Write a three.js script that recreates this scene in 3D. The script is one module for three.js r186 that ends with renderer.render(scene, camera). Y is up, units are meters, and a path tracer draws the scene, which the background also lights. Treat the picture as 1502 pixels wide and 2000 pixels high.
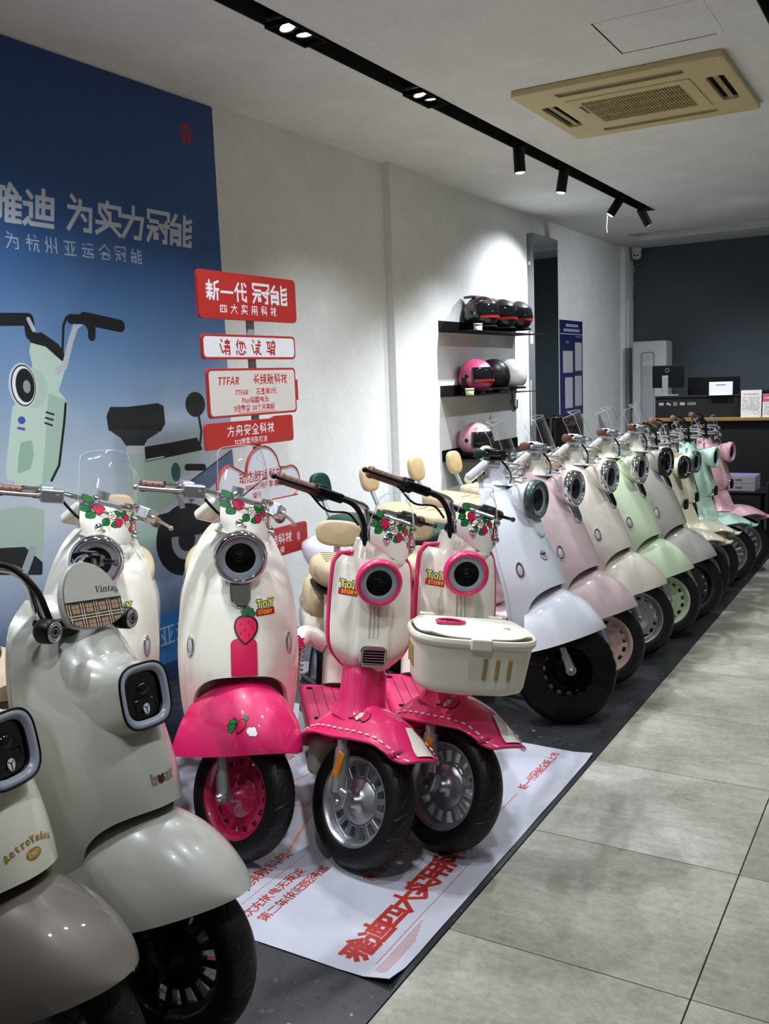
import * as THREE from 'three';
import { RoundedBoxGeometry } from 'three/addons/geometries/RoundedBoxGeometry.js';
import { mergeGeometries } from 'three/addons/utils/BufferGeometryUtils.js';
import { RectAreaLightUniformsLib } from 'three/addons/lights/RectAreaLightUniformsLib.js';

RectAreaLightUniformsLib.init();
const scene = new THREE.Scene();
scene.background = new THREE.Color(0x050607);
const renderer = new THREE.WebGLRenderer({ antialias: true });
renderer.toneMapping = THREE.LinearToneMapping;
renderer.toneMappingExposure = 0.97;
renderer.shadowMap.enabled = true;

// ---------- camera: phone held at chest height in the aisle, looking down the row ----------
const camera = new THREE.PerspectiveCamera(57.424, 0.751, 0.05, 60);
camera.position.set(0, 1.4, 0);
camera.up.set(-0.03827, 0.9895, -0.13938);
camera.lookAt(-0.50623, 1.4 - 0.13946, -0.85105);
scene.add(camera);

// ---------- light: every lamp is one of the two ceiling slots' spots ----------
const COOL = 0xeff6ff;
const LAMP = { twin: 14, cyl: 17, wash: 20 };
const WX = -3.15, HC = 2.785, BZ = -11.03, RX = 1.9, FZ = 2.6;      // left wall, ceiling, back wall, right wall, front wall

// ---------- helpers ----------
const D2R = Math.PI / 180, PI = Math.PI;
const taken = new Map();
const numbered = (n) => { const k = taken.get(n) ?? 0; taken.set(n, k + 1); return k ? n + '_' + String(k).padStart(3, '0') : n; };
function shade(m) { m.castShadow = true; m.receiveShadow = true; return m; }
function part(parent, name, geo, mat, label) {
  const m = shade(new THREE.Mesh(geo, mat)); m.name = name; parent.add(m);
  if (label) m.userData.label = label;
  return m;
}
function thing(name, label, category, pos = [0, 0, 0], turn = 0, group) {
  const o = new THREE.Group(); o.name = numbered(name); scene.add(o); o.position.set(...pos); o.rotation.y = turn;
  o.userData = { label, category }; if (group) o.userData.group = group; return o;
}
function single(name, geo, mat, label, category, group) {
  const m = part(scene, numbered(name), geo, mat); m.userData = { label, category }; if (group) m.userData.group = group; return m;
}
function struct(name, geo, mat) {
  const m = geo ? shade(new THREE.Mesh(geo, mat)) : new THREE.Group(); m.name = name; m.userData.kind = 'structure'; scene.add(m); return m;
}
const memo = new Map();
const once = (key, f) => { if (!memo.has(key)) memo.set(key, f()); return memo.get(key); };
let seedV = 7;
const rnd = () => { seedV = (seedV * 1664525 + 1013904223) >>> 0; return seedV / 4294967296; };
const at = (g, x, y, z) => g.translate(x, y, z);
const box = (x0, x1, y0, y1, z0, z1) => new THREE.BoxGeometry(x1 - x0, y1 - y0, z1 - z0).translate((x0 + x1) / 2, (y0 + y1) / 2, (z0 + z1) / 2);
const rbox = (w, h, d, r, x = 0, y = 0, z = 0, s = 3) => new RoundedBoxGeometry(w, h, d, s, Math.min(r, w / 2.01, h / 2.01, d / 2.01)).translate(x, y, z);
const cyl = (r0, r1, h, n = 20) => new THREE.CylinderGeometry(r1, r0, h, n);
const V = (a) => new THREE.Vector3(...a);
function rod(a, b, r0, r1 = r0, n = 14) {                             // straight bar from a to b
  const p = V(a), q = V(b), g = new THREE.CylinderGeometry(r1, r0, p.distanceTo(q), n);
  g.applyQuaternion(new THREE.Quaternion().setFromUnitVectors(new THREE.Vector3(0, 1, 0), q.clone().sub(p).normalize()));
  return g.translate((a[0] + b[0]) / 2, (a[1] + b[1]) / 2, (a[2] + b[2]) / 2);
}
const tube = (pts, r, n = 24, k = 8, closed = false) => new THREE.TubeGeometry(new THREE.CatmullRomCurve3(pts.map(V), closed, 'centripetal'), n, r, k, closed);
const lathe = (pts, n = 32) => new THREE.LatheGeometry(pts.map((p) => new THREE.Vector2(p[0], p[1])), n);
const latheX = (pts, n) => lathe(pts, n).rotateZ(PI / 2);              // axis along x
const latheZ = (pts, n) => lathe(pts, n).rotateX(PI / 2);              // axis along z, +y of the profile points to +z
function join(list) {
  return mergeGeometries(list.map((g) => { const q = g.index ? g.toNonIndexed() : g; for (const k of Object.keys(q.attributes)) if (!['position', 'normal', 'uv'].includes(k)) q.deleteAttribute(k); return q; }));
}
// grid surface f(u, v) -> [x, y, z]; closeV joins the seam; thick gives the sheet a second side
function surf(nu, nv, f, { closeV = false, thick = 0, caps = false } = {}) {
  const pos = [], uv = [], idx = [], W = nv + 1;
  for (let i = 0; i <= nu; i++) for (let j = 0; j <= nv; j++) { pos.push(...f(i / nu, j / nv)); uv.push(j / nv, i / nu); }
  for (let i = 0; i < nu; i++) for (let j = 0; j < nv; j++) { const a = i * W + j; idx.push(a, a + 1, a + W, a + 1, a + W + 1, a + W); }
  let g = new THREE.BufferGeometry();
  g.setAttribute('position', new THREE.Float32BufferAttribute(pos, 3)); g.setAttribute('uv', new THREE.Float32BufferAttribute(uv, 2)); g.setIndex(idx); g.computeVertexNormals();
  const N = g.attributes.normal;
  if (closeV) for (let i = 0; i <= nu; i++) {
    const a = i * W, b = a + nv, n = new THREE.Vector3(N.getX(a) + N.getX(b), N.getY(a) + N.getY(b), N.getZ(a) + N.getZ(b)).normalize();
    N.setXYZ(a, n.x, n.y, n.z); N.setXYZ(b, n.x, n.y, n.z);
  }
  if (caps) {
    const q = [];
    for (const i of [0, nu]) { const c = [0, 0, 0]; for (let j = 0; j < nv; j++) { const p = f(i / nu, j / nv); c[0] += p[0] / nv; c[1] += p[1] / nv; c[2] += p[2] / nv; }
      q.push(surf(1, nv, (u, v) => { const p = f(i / nu, v); return u ? c : p; })); }
    return join([g, ...q]);
  }
  if (!thick) return g;
  const P = g.attributes.position, p2 = pos.slice(), inner = [];
  for (let i = 0; i < P.count; i++) { p2.push(P.getX(i) - N.getX(i) * thick, P.getY(i) - N.getY(i) * thick, P.getZ(i) - N.getZ(i) * thick); }
  const M = P.count, id2 = idx.slice();
  for (let i = 0; i < idx.length; i += 3) id2.push(M + idx[i], M + idx[i + 2], M + idx[i + 1]);
  const g2 = new THREE.BufferGeometry(); g2.setAttribute('position', new THREE.Float32BufferAttribute(p2, 3)); g2.setAttribute('uv', new THREE.Float32BufferAttribute([...uv, ...uv], 2));
  const n2 = []; for (let i = 0; i < M; i++) n2.push(N.getX(i), N.getY(i), N.getZ(i)); for (let i = 0; i < M; i++) n2.push(-N.getX(i), -N.getY(i), -N.getZ(i));
  g2.setAttribute('normal', new THREE.Float32BufferAttribute(n2, 3)); g2.setIndex(id2);
  const e = []; const edge = (a, b) => { e.push([a, b]); };
  for (let i = 0; i < nu; i++) { if (!closeV) { edge(i * W, (i + 1) * W); edge((i + 1) * W + nv, i * W + nv); } }
  for (let j = 0; j < nv; j++) { edge(j + 1, j); edge(nu * W + j, nu * W + j + 1); }
  const ep = []; const put = (k) => ep.push(p2[k * 3], p2[k * 3 + 1], p2[k * 3 + 2]);
  for (const [a, b] of e) { put(a); put(b); put(M + a); put(b); put(M + b); put(M + a); }
  const g3 = new THREE.BufferGeometry(); g3.setAttribute('position', new THREE.Float32BufferAttribute(ep, 3)); g3.setAttribute('uv', new THREE.Float32BufferAttribute(new Array(ep.length / 3 * 2).fill(0), 2)); g3.computeVertexNormals();
  return join([g2, g3]);
}
// smooth interpolation through [x, value] pairs
function curve(t, x) {
  const n = t.length; if (x <= t[0][0]) return t[0][1]; if (x >= t[n - 1][0]) return t[n - 1][1];
  let i = 0; while (x > t[i + 1][0]) i++;
  const s = (k) => (k <= 0 ? (t[1][1] - t[0][1]) / (t[1][0] - t[0][0]) : k >= n - 1 ? (t[n - 1][1] - t[n - 2][1]) / (t[n - 1][0] - t[n - 2][0]) : (t[k + 1][1] - t[k - 1][1]) / (t[k + 1][0] - t[k - 1][0]));
  const h = t[i + 1][0] - t[i][0], u = (x - t[i][0]) / h, a = t[i][1], b = t[i + 1][1], m0 = s(i) * h, m1 = s(i + 1) * h;
  return (2 * u ** 3 - 3 * u * u + 1) * a + (u ** 3 - 2 * u * u + u) * m0 + (-2 * u ** 3 + 3 * u * u) * b + (u ** 3 - u * u) * m1;
}
const spow = (c, e) => Math.sign(c) * Math.abs(c) ** e;
// closed loft of super-ellipses along z: rows [z, halfWidth, yLow, yHigh]
function loftZ(rows, nz = 24, nv = 28, n = 2.8) {
  rows = rows.slice().sort((a, b) => a[0] - b[0]); const col = (k) => rows.map((r) => [r[0], r[k]]); const z0 = rows[0][0], z1 = rows[rows.length - 1][0];
  const c1 = col(1), c2 = col(2), c3 = col(3);
  return surf(nz, nv, (u, v) => { const z = z0 + (z1 - z0) * u, w = curve(c1, z), a = curve(c2, z), b = curve(c3, z), t = v * 2 * PI;
    return [w * spow(Math.cos(t), 2 / n), (a + b) / 2 + (b - a) / 2 * spow(Math.sin(t), 2 / n), z]; }, { closeV: true, caps: true });
}
const rrect = (w, h, r, x = 0, y = 0) => { const s = new THREE.Shape(), a = x - w / 2, b = y - h / 2, c = x + w / 2, d = y + h / 2; r = Math.min(r, w / 2.01, h / 2.01);
  s.moveTo(a + r, b); s.lineTo(c - r, b); s.absarc(c - r, b + r, r, -PI / 2, 0); s.lineTo(c, d - r); s.absarc(c - r, d - r, r, 0, PI / 2); s.lineTo(a + r, d); s.absarc(a + r, d - r, r, PI / 2, PI); s.lineTo(a, b + r); s.absarc(a + r, b + r, r, PI, PI * 1.5); return s; };
const slab = (shape, depth, bev = 0.002, seg = 8) => new THREE.ExtrudeGeometry(shape, { depth, bevelEnabled: bev > 0, bevelSize: bev, bevelThickness: bev, bevelSegments: 2, curveSegments: seg });
// uv of a flat shape facing +z from its x/y extent
function planar(g, x0, x1, y0, y1) { const p = g.attributes.position, u = []; for (let i = 0; i < p.count; i++) u.push((p.getX(i) - x0) / (x1 - x0), (p.getY(i) - y0) / (y1 - y0)); g.setAttribute('uv', new THREE.Float32BufferAttribute(u, 2)); return g; }

// ---------- textures ----------
function canvasTex(w, h, draw, srgb = true) {
  const c = document.createElement('canvas'); c.width = w; c.height = h; const x = c.getContext('2d'); draw(x, w, h);
  const t = new THREE.CanvasTexture(c); if (srgb) t.colorSpace = THREE.SRGBColorSpace; t.anisotropy = 8; return t;
}
function noiseField(n, cells, seed) {                                  // tiling value noise, several octaves
  const out = new Float32Array(n * n); let amp = 1, tot = 0;
  for (let o = 0, c = cells; o < 5 && c < n; o++, c *= 2) {
    seedV = seed + o * 101; const lat = Float32Array.from({ length: c * c }, rnd);
    for (let y = 0; y < n; y++) for (let x = 0; x < n; x++) {
      const fx = x / n * c, fy = y / n * c, ix = Math.floor(fx), iy = Math.floor(fy), sx = fx - ix, sy = fy - iy, ux = sx * sx * (3 - 2 * sx), uy = sy * sy * (3 - 2 * sy);
      const L = (a, b) => lat[(b % c) * c + (a % c)];
      out[y * n + x] += amp * ((L(ix, iy) * (1 - ux) + L(ix + 1, iy) * ux) * (1 - uy) + (L(ix, iy + 1) * (1 - ux) + L(ix + 1, iy + 1) * ux) * uy);
    }
    tot += amp; amp *= 0.55;
  }
  return out.map((v) => v / tot);
}
function pixelTex(n, f, srgb = true) {
  const d = new Uint8Array(n * n * 4);
  for (let y = 0; y < n; y++) for (let x = 0; x < n; x++) { const c = f(x, y), i = (y * n + x) * 4; d[i] = c[0]; d[i + 1] = c[1]; d[i + 2] = c[2]; d[i + 3] = 255; }
  const t = new THREE.DataTexture(d, n, n); t.wrapS = t.wrapT = THREE.RepeatWrapping; t.magFilter = THREE.LinearFilter; t.minFilter = THREE.LinearMipmapLinearFilter; t.generateMipmaps = true;
  if (srgb) t.colorSpace = THREE.SRGBColorSpace; t.needsUpdate = true; return t;
}
const hex = (h) => [(h >> 16) & 255, (h >> 8) & 255, h & 255];

// ---------- hand-made strokes for the Chinese lettering: digit pairs are points on a 0..9 grid, spaces lift the pen ----------
const RUN = '1122 0424 2427 0918 182999', HAND = '0242 202818 0645', MAN = '2004 1319', TALK = '1021 032847', WATER = '1021 0314 0927', GOLD = '2004 1242 0545 252946', STEP = '2002 3305 1519', TAP = '6053 6292 825649 5499';
const STROKES = {
  雅: '0141 1114 0444 313829 3407 6053 5259 7182 5393 5595 5797 5999 7379', 迪: '4292974742 4494 6067 ' + RUN, 为: '1021 0383 838969 414309 5566', 实: '4041 13119193 3243 2435 0696 535609 5699',
  力: '0383 837959 404309', 冠: '02009092 1343 0545 2509 35384847 5494 838979 6576', 能: '200343 3344 0509 05454939 0646 0848 60649493 9162 65699998 9667', 杭: '0343 2029 2405 2445 6071 5393 656759 65858999',
  州: '101709 4049 8089 0304 2536 6576', 亚: '0191 3139 6169 1426 8476 0999', 运: '4191 3494 644797 7698 ' + RUN, 会: '5004 5094 3565 1696 462989 7698', 新: '2021 0242 1224 3234 0444 0646 2429 2608 2648 9061 616559 6494 8489',
  一: '0595', 代: '3004 2329 3494 606899 9897 8091', 四: '02929808 0208 323516 626686', 大: '0393 505309 5399', 用: '11919989 111609 1494 1696 5159', 科: '4011 0343 2129 2406 2446 6172 5465 4796 8089',
  技: HAND + ' 5292 7074 548459 5599', 请: TALK + ' 5191 5292 4494 7074 5559 55959989 5797', 您: '2003 1215 413282 6165 4345 8395 0709 27397978 4657 8798', 试: TALK + ' 4393 707899 8191 4565 5558 4967',
  骑: '013135 1115 15454938 0737 5191 7053 7193 5494 5676785856 848979', 长: '8043 0595 303857 5599', 续: '20033306 0636 0938 5191 7073 439394 5565 4696 747659 7799', 航: '2011 111809 114149 0545 2324 2627 7071 5393 646659 64848999',
  石: '0191 4108 3585893935', 墨: '21717424 2124 2272 5056 1585 2888 5759 0999', 烯: '0204 4244 202509 2648 5192 9152 4494 6346 5658 5696 9698 7579', 铅: GOLD + ' 616354 61818394 5696995956',
  酸: '0141 0343490903 1116 3136 0747 705292 8193 6354 8495 6657 668659 6799', 电: '1282 8286 1686 1216 1484 50589897', 池: WATER + ' 3494 9496 6066 42489896', 倍: MAN + ' 6061 4191 5253 8283 3494 5686895956',
  寿: '1191 1282 0393 500509 3595 747969 4657', 命: '5003 5093 3464 16464919 1619 56868878 5659', 个: '5004 5094 5359', 月: '21818979 212609 2484 2686', 换: HAND + ' 6043 618172 4393 4346 9396 3696 636649 6699',
  方: '5051 0292 45857969 424509', 舟: '5041 21818979 212609 0595 4354 4657', 安: '4041 13119193 432679 736619 0595', 全: '5004 5094 2575 2777 0999 5559', 雨: '0191 1319 13939989 5159 3444 3647 6475 6677',
  雪: '1080 03029293 5055 2333 6373 2434 6474 168689 1989 2787', 天: '1191 0494 515409 5499', 防: '0009 003023 233626 6061 4292 558579 525539', 打: HAND + ' 4191 717959', 滑: WATER + ' 5181 5153 8183 6163 34339394 4549 45858979 4787',
  动: '0141 0444 240838 3549 539389 8979 706459', 态: '0292 500405 5396 5455 0709 273979 4657 8799', 舒: '2003 2043 0444 2326 06464909 0609 519173 6374 449485 747969', 适: '8051 4393 6165 45858848 4548 ' + RUN,
  万: '0191 414509 4484 847969', 户: '5051 1282 8285 1585 121609', 智: '2011 1141 0343 2305 3345 51919454 5154 26767929 2629 2777', 锁: GOLD + ' 7072 5062 9082 53939797 5356 747659 7799', 解: '1003 103022 024249 020709 0444 0646 2227 5090 9094 7054 6455 5595 4797 7479',
  上: '4049 4484 0999', 市: '5051 0292 2428 24848878 5259', 次: '0112 0827 5023 429283 626539 6599', 充: '5051 0292 422575 6476 353709 656998', 放: '2021 0242 144438 121509 ' + TAP, 无: '1181 0494 414509 54589897',
  衰: '5051 0191 23737626 2326 0494 4609 4758 5799 8667', 减: '0011 0917 2292 222719 4464 4666684846 606799 9467 8091', 第: '2002 1141 6052 6191 1383 8385 1585 15179789 5359 5609', 二: '1282 0898', 年: '2003 1282 1585 2528 0797 5259',
  依: MAN + ' 6061 3292 6236 4549 4957 5599 8466', 旧: '1019 31919939 3139 3595', 跑: '01414303 0103 2328 2545 0509 0948 6053 619195 54747657 54599997', 得: STEP + ' 51818454 5154 5282 4595 3696 758979 5758', 远: '4191 3393 5347 63679796 ' + RUN,
  行: STEP + ' 5191 4494 747969', 数: '2025 0242 0011 4031 2205 2245 251849 4619 0646 ' + TAP, 据: HAND + ' 41919343 414639 5595 7476 57979959 5759',
};
// writes a mixed line; returns its width
function write(x, str, px, py, size, { weight = 0.11, gap = 0.12, color = '#fff', slant = 0, stretch = 1 } = {}) {
  x.save(); x.strokeStyle = x.fillStyle = color; x.lineCap = 'square'; x.lineJoin = 'miter'; x.miterLimit = 3; let cx = px;
  for (const ch of str) {
    const st = STROKES[ch];
    if (st) {
      x.lineWidth = size * weight; const k = size * 0.9 / 9, o = size * 0.05;
      for (const s of st.split(' ')) { x.beginPath(); for (let i = 0; i < s.length; i += 2) { const gx = (+s[i]) * k * stretch + o, gy = (+s[i + 1]) * k + o; x[i ? 'lineTo' : 'moveTo'](cx + gx + slant * (size - gy), py + gy); } x.stroke(); }
      cx += size * (stretch + gap);
    } else if (ch === ' ') cx += size * 0.4;
    else { x.save(); x.font = `bold ${size * 0.98}px sans-serif`; x.textBaseline = 'alphabetic'; x.transform(1, 0, -slant, 1, cx, py + size * 0.92); x.fillText(ch, 0, 0); x.restore(); cx += x.measureText(ch).width * 0 + (x.font = `bold ${size * 0.98}px sans-serif`, x.measureText(ch).width) + size * gap * 0.2; }
  }
  x.restore(); return cx - px;
}
function emblem(x, cx, cy, r, color) {                                // three-petal oval mark
  x.save(); x.translate(cx, cy); x.fillStyle = color;
  x.beginPath(); x.moveTo(-r * 0.62, -r * 0.72); x.quadraticCurveTo(0, -r * 1.2, r * 0.62, -r * 0.72); x.quadraticCurveTo(r * 0.3, -r * 0.42, 0, -r * 0.28); x.quadraticCurveTo(-r * 0.3, -r * 0.42, -r * 0.62, -r * 0.72); x.fill();
  for (const s of [-1, 1]) { x.beginPath(); x.moveTo(s * r * 0.72, -r * 0.62); x.quadraticCurveTo(s * r * 0.85, r * 0.4, s * r * 0.1, r); x.quadraticCurveTo(s * r * 0.14, r * 0.2, s * r * 0.1, -r * 0.1); x.quadraticCurveTo(s * r * 0.45, -r * 0.3, s * r * 0.72, -r * 0.62); x.fill(); }
  x.restore();
}

// ---------- materials ----------
const paint = (h, o = {}) => once('paint' + h + JSON.stringify(o), () => new THREE.MeshPhysicalMaterial({ color: h, roughness: 0.42, clearcoat: 1, clearcoatRoughness: 0.03, ...o }));
const plain = (h, r = 0.6, o = {}) => once('plain' + h + r + JSON.stringify(o), () => new THREE.MeshPhysicalMaterial({ color: h, roughness: r, specularIntensity: r > 0.3 && h < 0x202020 ? 0.45 : 1, ...o }));
const M = {
  chrome: new THREE.MeshStandardMaterial({ color: 0xd8dadd, metalness: 1, roughness: 0.06 }),
  silver: new THREE.MeshStandardMaterial({ color: 0xb4b6ba, metalness: 0.85, roughness: 0.34 }),
  steel: new THREE.MeshStandardMaterial({ color: 0x7d7f84, metalness: 0.9, roughness: 0.38 }),
  black: plain(0x070708, 0.4), matte: plain(0x050506, 0.85), gloss: plain(0x050506, 0.08),
  rubber: plain(0x070708, 0.72), brown: plain(0x6a3f2e, 0.48), green: plain(0x10342d, 0.4), tan: plain(0xb3a080, 0.55),
  drl: plain(0x9a9eab, 0.28), amber: new THREE.MeshPhysicalMaterial({ color: 0xb26a08, roughness: 0.25, clearcoat: 1 }),
  glass: new THREE.MeshPhysicalMaterial({ color: 0xffffff, transmission: 1, thickness: 0, roughness: 0.02, ior: 1.45 }),
  rim: new THREE.MeshPhysicalMaterial({ color: 0xe8eef2, transmission: 0.7, thickness: 0, roughness: 0.1 }),
};
// ================= THE ROOM =================
const nzA = noiseField(512, 6, 11), nzB = noiseField(512, 48, 23);
const wallTex = pixelTex(512, (x, y) => { const v = 243 + (nzA[y * 512 + x] - 0.5) * 14 + (nzB[y * 512 + x] - 0.5) * 9; return [v, v, v - 1]; });
const wallBump = pixelTex(512, (x, y) => { const v = 128 + (nzB[y * 512 + x] - 0.5) * 160; return [v, v, v]; }, false);
const wallMat = new THREE.MeshStandardMaterial({ color: 0xf4f5f3, map: wallTex, bumpMap: wallBump, bumpScale: 0.0012, roughness: 0.82 });
const ceilMat = new THREE.MeshStandardMaterial({ color: 0xf3f4f3, map: wallTex, roughness: 0.88 });
const slateMat = new THREE.MeshStandardMaterial({ color: 0x4b565e, map: wallTex, bumpMap: wallBump, bumpScale: 0.0008, roughness: 0.6 });
// uv in metres on a world-aligned geometry
function worldUV(g, k = 1) { const p = g.attributes.position, n = g.attributes.normal, u = []; for (let i = 0; i < p.count; i++) { const ax = Math.abs(n.getX(i)), ay = Math.abs(n.getY(i)); if (ay > 0.7) u.push(p.getX(i) * k, p.getZ(i) * k); else if (ax > 0.7) u.push(p.getZ(i) * k, p.getY(i) * k); else u.push(p.getX(i) * k, p.getY(i) * k); } g.setAttribute('uv', new THREE.Float32BufferAttribute(u, 2)); return g; }

const terrazzo = pixelTex(1024, (() => {
  const f = new Float32Array(1024 * 1024 * 3); const base = [46, 48, 50]; const n1 = noiseField(512, 8, 5);
  for (let i = 0; i < 1024 * 1024; i++) { const k = (((i >> 10) >> 1) * 512 + ((i & 1023) >> 1)), d = (n1[k] - 0.5) * 16; f[i * 3] = base[0] + d; f[i * 3 + 1] = base[1] + d; f[i * 3 + 2] = base[2] + d; }
  seedV = 99;
  for (let s = 0; s < 4200; s++) {
    const cx = rnd() * 1024, cy = rnd() * 1024, big = rnd() < 0.16, r = big ? 4 + rnd() * 5 : 1 + rnd() * 2, t = rnd(), e = 0.6 + rnd() * 0.5, a = rnd() * 3.1;
    const c = t < 0.45 || (big && t < 0.7) ? [34, 34, 36] : t < 0.86 ? [56, 58, 60] : t < 0.975 ? [72, 71, 69] : [132, 132, 128];
    for (let y = Math.floor(cy - r); y <= cy + r; y++) for (let x = Math.floor(cx - r); x <= cx + r; x++) { const dx = x - cx, dy = y - cy, ux = dx * Math.cos(a) + dy * Math.sin(a), uy = (dy * Math.cos(a) - dx * Math.sin(a)) / e; if (Math.abs(ux) ** 1.6 + Math.abs(uy) ** 1.6 < r ** 1.6) { const k = (((y & 1023) * 1024) + (x & 1023)) * 3; f[k] = c[0]; f[k + 1] = c[1]; f[k + 2] = c[2]; } }
  }
  return (x, y) => { const k = (y * 1024 + x) * 3; return [f[k], f[k + 1], f[k + 2]]; };
})());
const floor = struct('floor');
const floorBase = box(WX - 0.15, RX + 0.15, -0.16, -0.014, BZ - 0.15, FZ + 0.15);
part(floor, 'screed', floorBase, plain(0x4a4a47, 0.9));
part(floor, 'terrazzo_strip', worldUV(box(WX, -1.034, -0.014, 0, BZ, FZ), 0.9), new THREE.MeshStandardMaterial({ map: terrazzo, roughness: 0.36 }));
const tn1 = noiseField(512, 4, 31), tn2 = noiseField(512, 64, 41), tn3 = noiseField(512, 14, 57);
const tileTex = pixelTex(512, (x, y) => {
  const i = y * 512 + x, a = tn1[i] - 0.5, b = tn2[i] - 0.5, c = tn3[(((y * 3) & 511) * 512) + x] - 0.5; const v = 160 + a * 46 + b * 26 + c * 24 - (tn2[(i * 7) % 262144] > 0.74 && tn3[i] > 0.52 ? 28 : 0);
  return [v, v - 2, v - 14];
});
const tileRough = pixelTex(512, (x, y) => { const v = 105 + (tn1[y * 512 + x] - 0.5) * 60 + (tn2[y * 512 + x] - 0.5) * 40; return [v, v, v]; }, false);
const tileMats = [0, 1, 2, 3, 4, 5].map((k) => { const t = tileTex.clone(), r = tileRough.clone(); for (const q of [t, r]) { q.offset.set(k * 0.37, k * 0.61); q.rotation = 0; q.repeat.set(0.8, 0.8); q.needsUpdate = true; } return new THREE.MeshStandardMaterial({ map: t, roughnessMap: r, roughness: 1, color: [0xf0efec, 0xffffff, 0xf6f4ef, 0xeeeeea, 0xfaf8f4, 0xf3f2ee][k] }); });
const TX = 0.604, TZ = 0.594, tileGeo = rbox(TX - 0.003, 0.014, TZ - 0.003, 0.0015, 0, -0.007, 0, 1);
for (let i = 0; i < 5; i++) for (let j = -8; j < 16; j++) {
  const x0 = -1.032 + i * TX, z0 = -1.979 - j * TZ; if (x0 + TX > RX + 0.3 || z0 - TZ < BZ - 0.3 || z0 > FZ + 0.3) continue;
  const t = part(floor, 'tile', tileGeo, tileMats[(i * 5 + j * 7 + 60) % 6]); t.position.set(x0 + TX / 2, 0, z0 - TZ / 2);
}
struct('wall_left', worldUV(box(WX - 0.15, WX, 0, HC + 0.4, BZ, FZ)), wallMat);
struct('wall_right', worldUV(box(RX, RX + 0.15, 0, HC + 0.4, BZ, FZ)), wallMat);
struct('wall_back', worldUV(box(WX - 0.15, RX + 0.15, 0, HC + 0.4, BZ - 0.15, BZ)), slateMat);
struct('wall_front', worldUV(box(WX - 0.15, RX + 0.15, 0, HC + 0.4, FZ, FZ + 0.15)), new THREE.MeshStandardMaterial({ color: 0x55585c, roughness: 0.5 }));
struct('trim_1', worldUV(box(WX, WX + 0.055, 0, HC, -6.02, -5.425)), wallMat);                       // shallow pillar
struct('trim_2', worldUV(join([box(WX, WX + 0.05, 0, HC, -11.03, -10.72), box(WX + 0.05, WX + 0.062, 0.0, 2.2, -11.0, -10.8)])), wallMat);
const S1 = [-2.32, -2.2], S2 = [-0.66, -0.54], SE = -8.55, T0 = -9.85, T1 = -10.39, TL = -2.83, TR = 1.5;
const ceilBoxes = [[WX - 0.15, S1[0], T0, FZ + 0.15], [S1[1], S2[0], T0, FZ + 0.15], [S2[1], RX + 0.15, T0, FZ + 0.15], [S1[0], S1[1], T0, SE], [S2[0], S2[1], T0, SE], [WX - 0.15, RX + 0.15, BZ - 0.15, T1], [WX - 0.15, TL, T1, T0], [TR, RX + 0.15, T1, T0]];
const ceiling = struct('ceiling', worldUV(join([...ceilBoxes.map(([a, b, c, d]) => box(a, b, HC, HC + 0.12, c, d)), box(WX - 0.15, RX + 0.15, HC + 0.4, HC + 0.5, BZ - 0.15, FZ + 0.15),
  box(TL - 0.05, TL, HC + 0.12, HC + 0.4, T1, T0), box(TL, TR, HC + 0.12, HC + 0.4, T0, T0 + 0.05), box(TL, TR, HC + 0.12, HC + 0.4, T1 - 0.05, T1)])), ceilMat);
const liner = plain(0x2e2f31, 0.5);
for (const [a, b] of [S1, S2]) {
  part(ceiling, 'slot_liner', join([box(a, a + 0.004, HC + 0.001, HC + 0.09, SE, FZ), box(b - 0.004, b, HC + 0.001, HC + 0.09, SE, FZ), box(a, b, HC + 0.001, HC + 0.09, SE, SE + 0.004)]), liner);
  part(ceiling, 'track_rail', join([box(a, b, HC + 0.088, HC + 0.1, SE, FZ), box(a + 0.045, b - 0.045, HC + 0.07, HC + 0.088, SE, FZ)]), plain(0x060607, 0.6));
}
{ // access hatch in the ceiling: panel hanging a few millimetres low in its dark gap
  const h = part(ceiling, 'access_hatch', worldUV(box(-1.255, -0.83, HC - 0.002, HC, -4.31, -3.89)), ceilMat);
  part(h, 'hatch_gap', join([box(-1.262, -1.255, HC - 0.002, HC, -4.318, -3.89), box(-1.262, -0.86, HC - 0.002, HC, -4.318, -4.31)]), plain(0x151515, 0.9));
}
// ================= LAMPS =================
const lensMat = new THREE.MeshStandardMaterial({ color: 0xffffff, emissive: COOL, emissiveIntensity: 6 });
function spot(parent, p, dir, cd, angle, penumbra) {
  const l = new THREE.SpotLight(COOL, cd, 0, angle, penumbra, 2); l.position.set(...p); l.target.position.set(p[0] + dir[0], p[1] + dir[1], p[2] + dir[2]); l.castShadow = true; l.shadow.radius = 1.4; l.shadow.mapSize.set(1024, 1024);
  parent.add(l); parent.add(l.target);
}
const frameGeo = join([box(-0.058, 0.058, -0.012, 0.01, 0.125, 0.135), box(-0.058, 0.058, -0.012, 0.01, -0.135, -0.125), box(-0.058, -0.05, -0.012, 0.01, -0.125, 0.125), box(0.05, 0.058, -0.012, 0.01, -0.125, 0.125), box(-0.05, 0.05, 0.03, 0.034, -0.125, 0.125)]);
const cupGeo = lathe([[0.04, 0.026], [0.042, 0.012], [0.036, 0.006], [0.034, 0.01], [0.034, 0.026]], 24), lensGeo = lathe([[0, 0.008], [0.02, 0.009], [0.034, 0.014]], 24);
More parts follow.
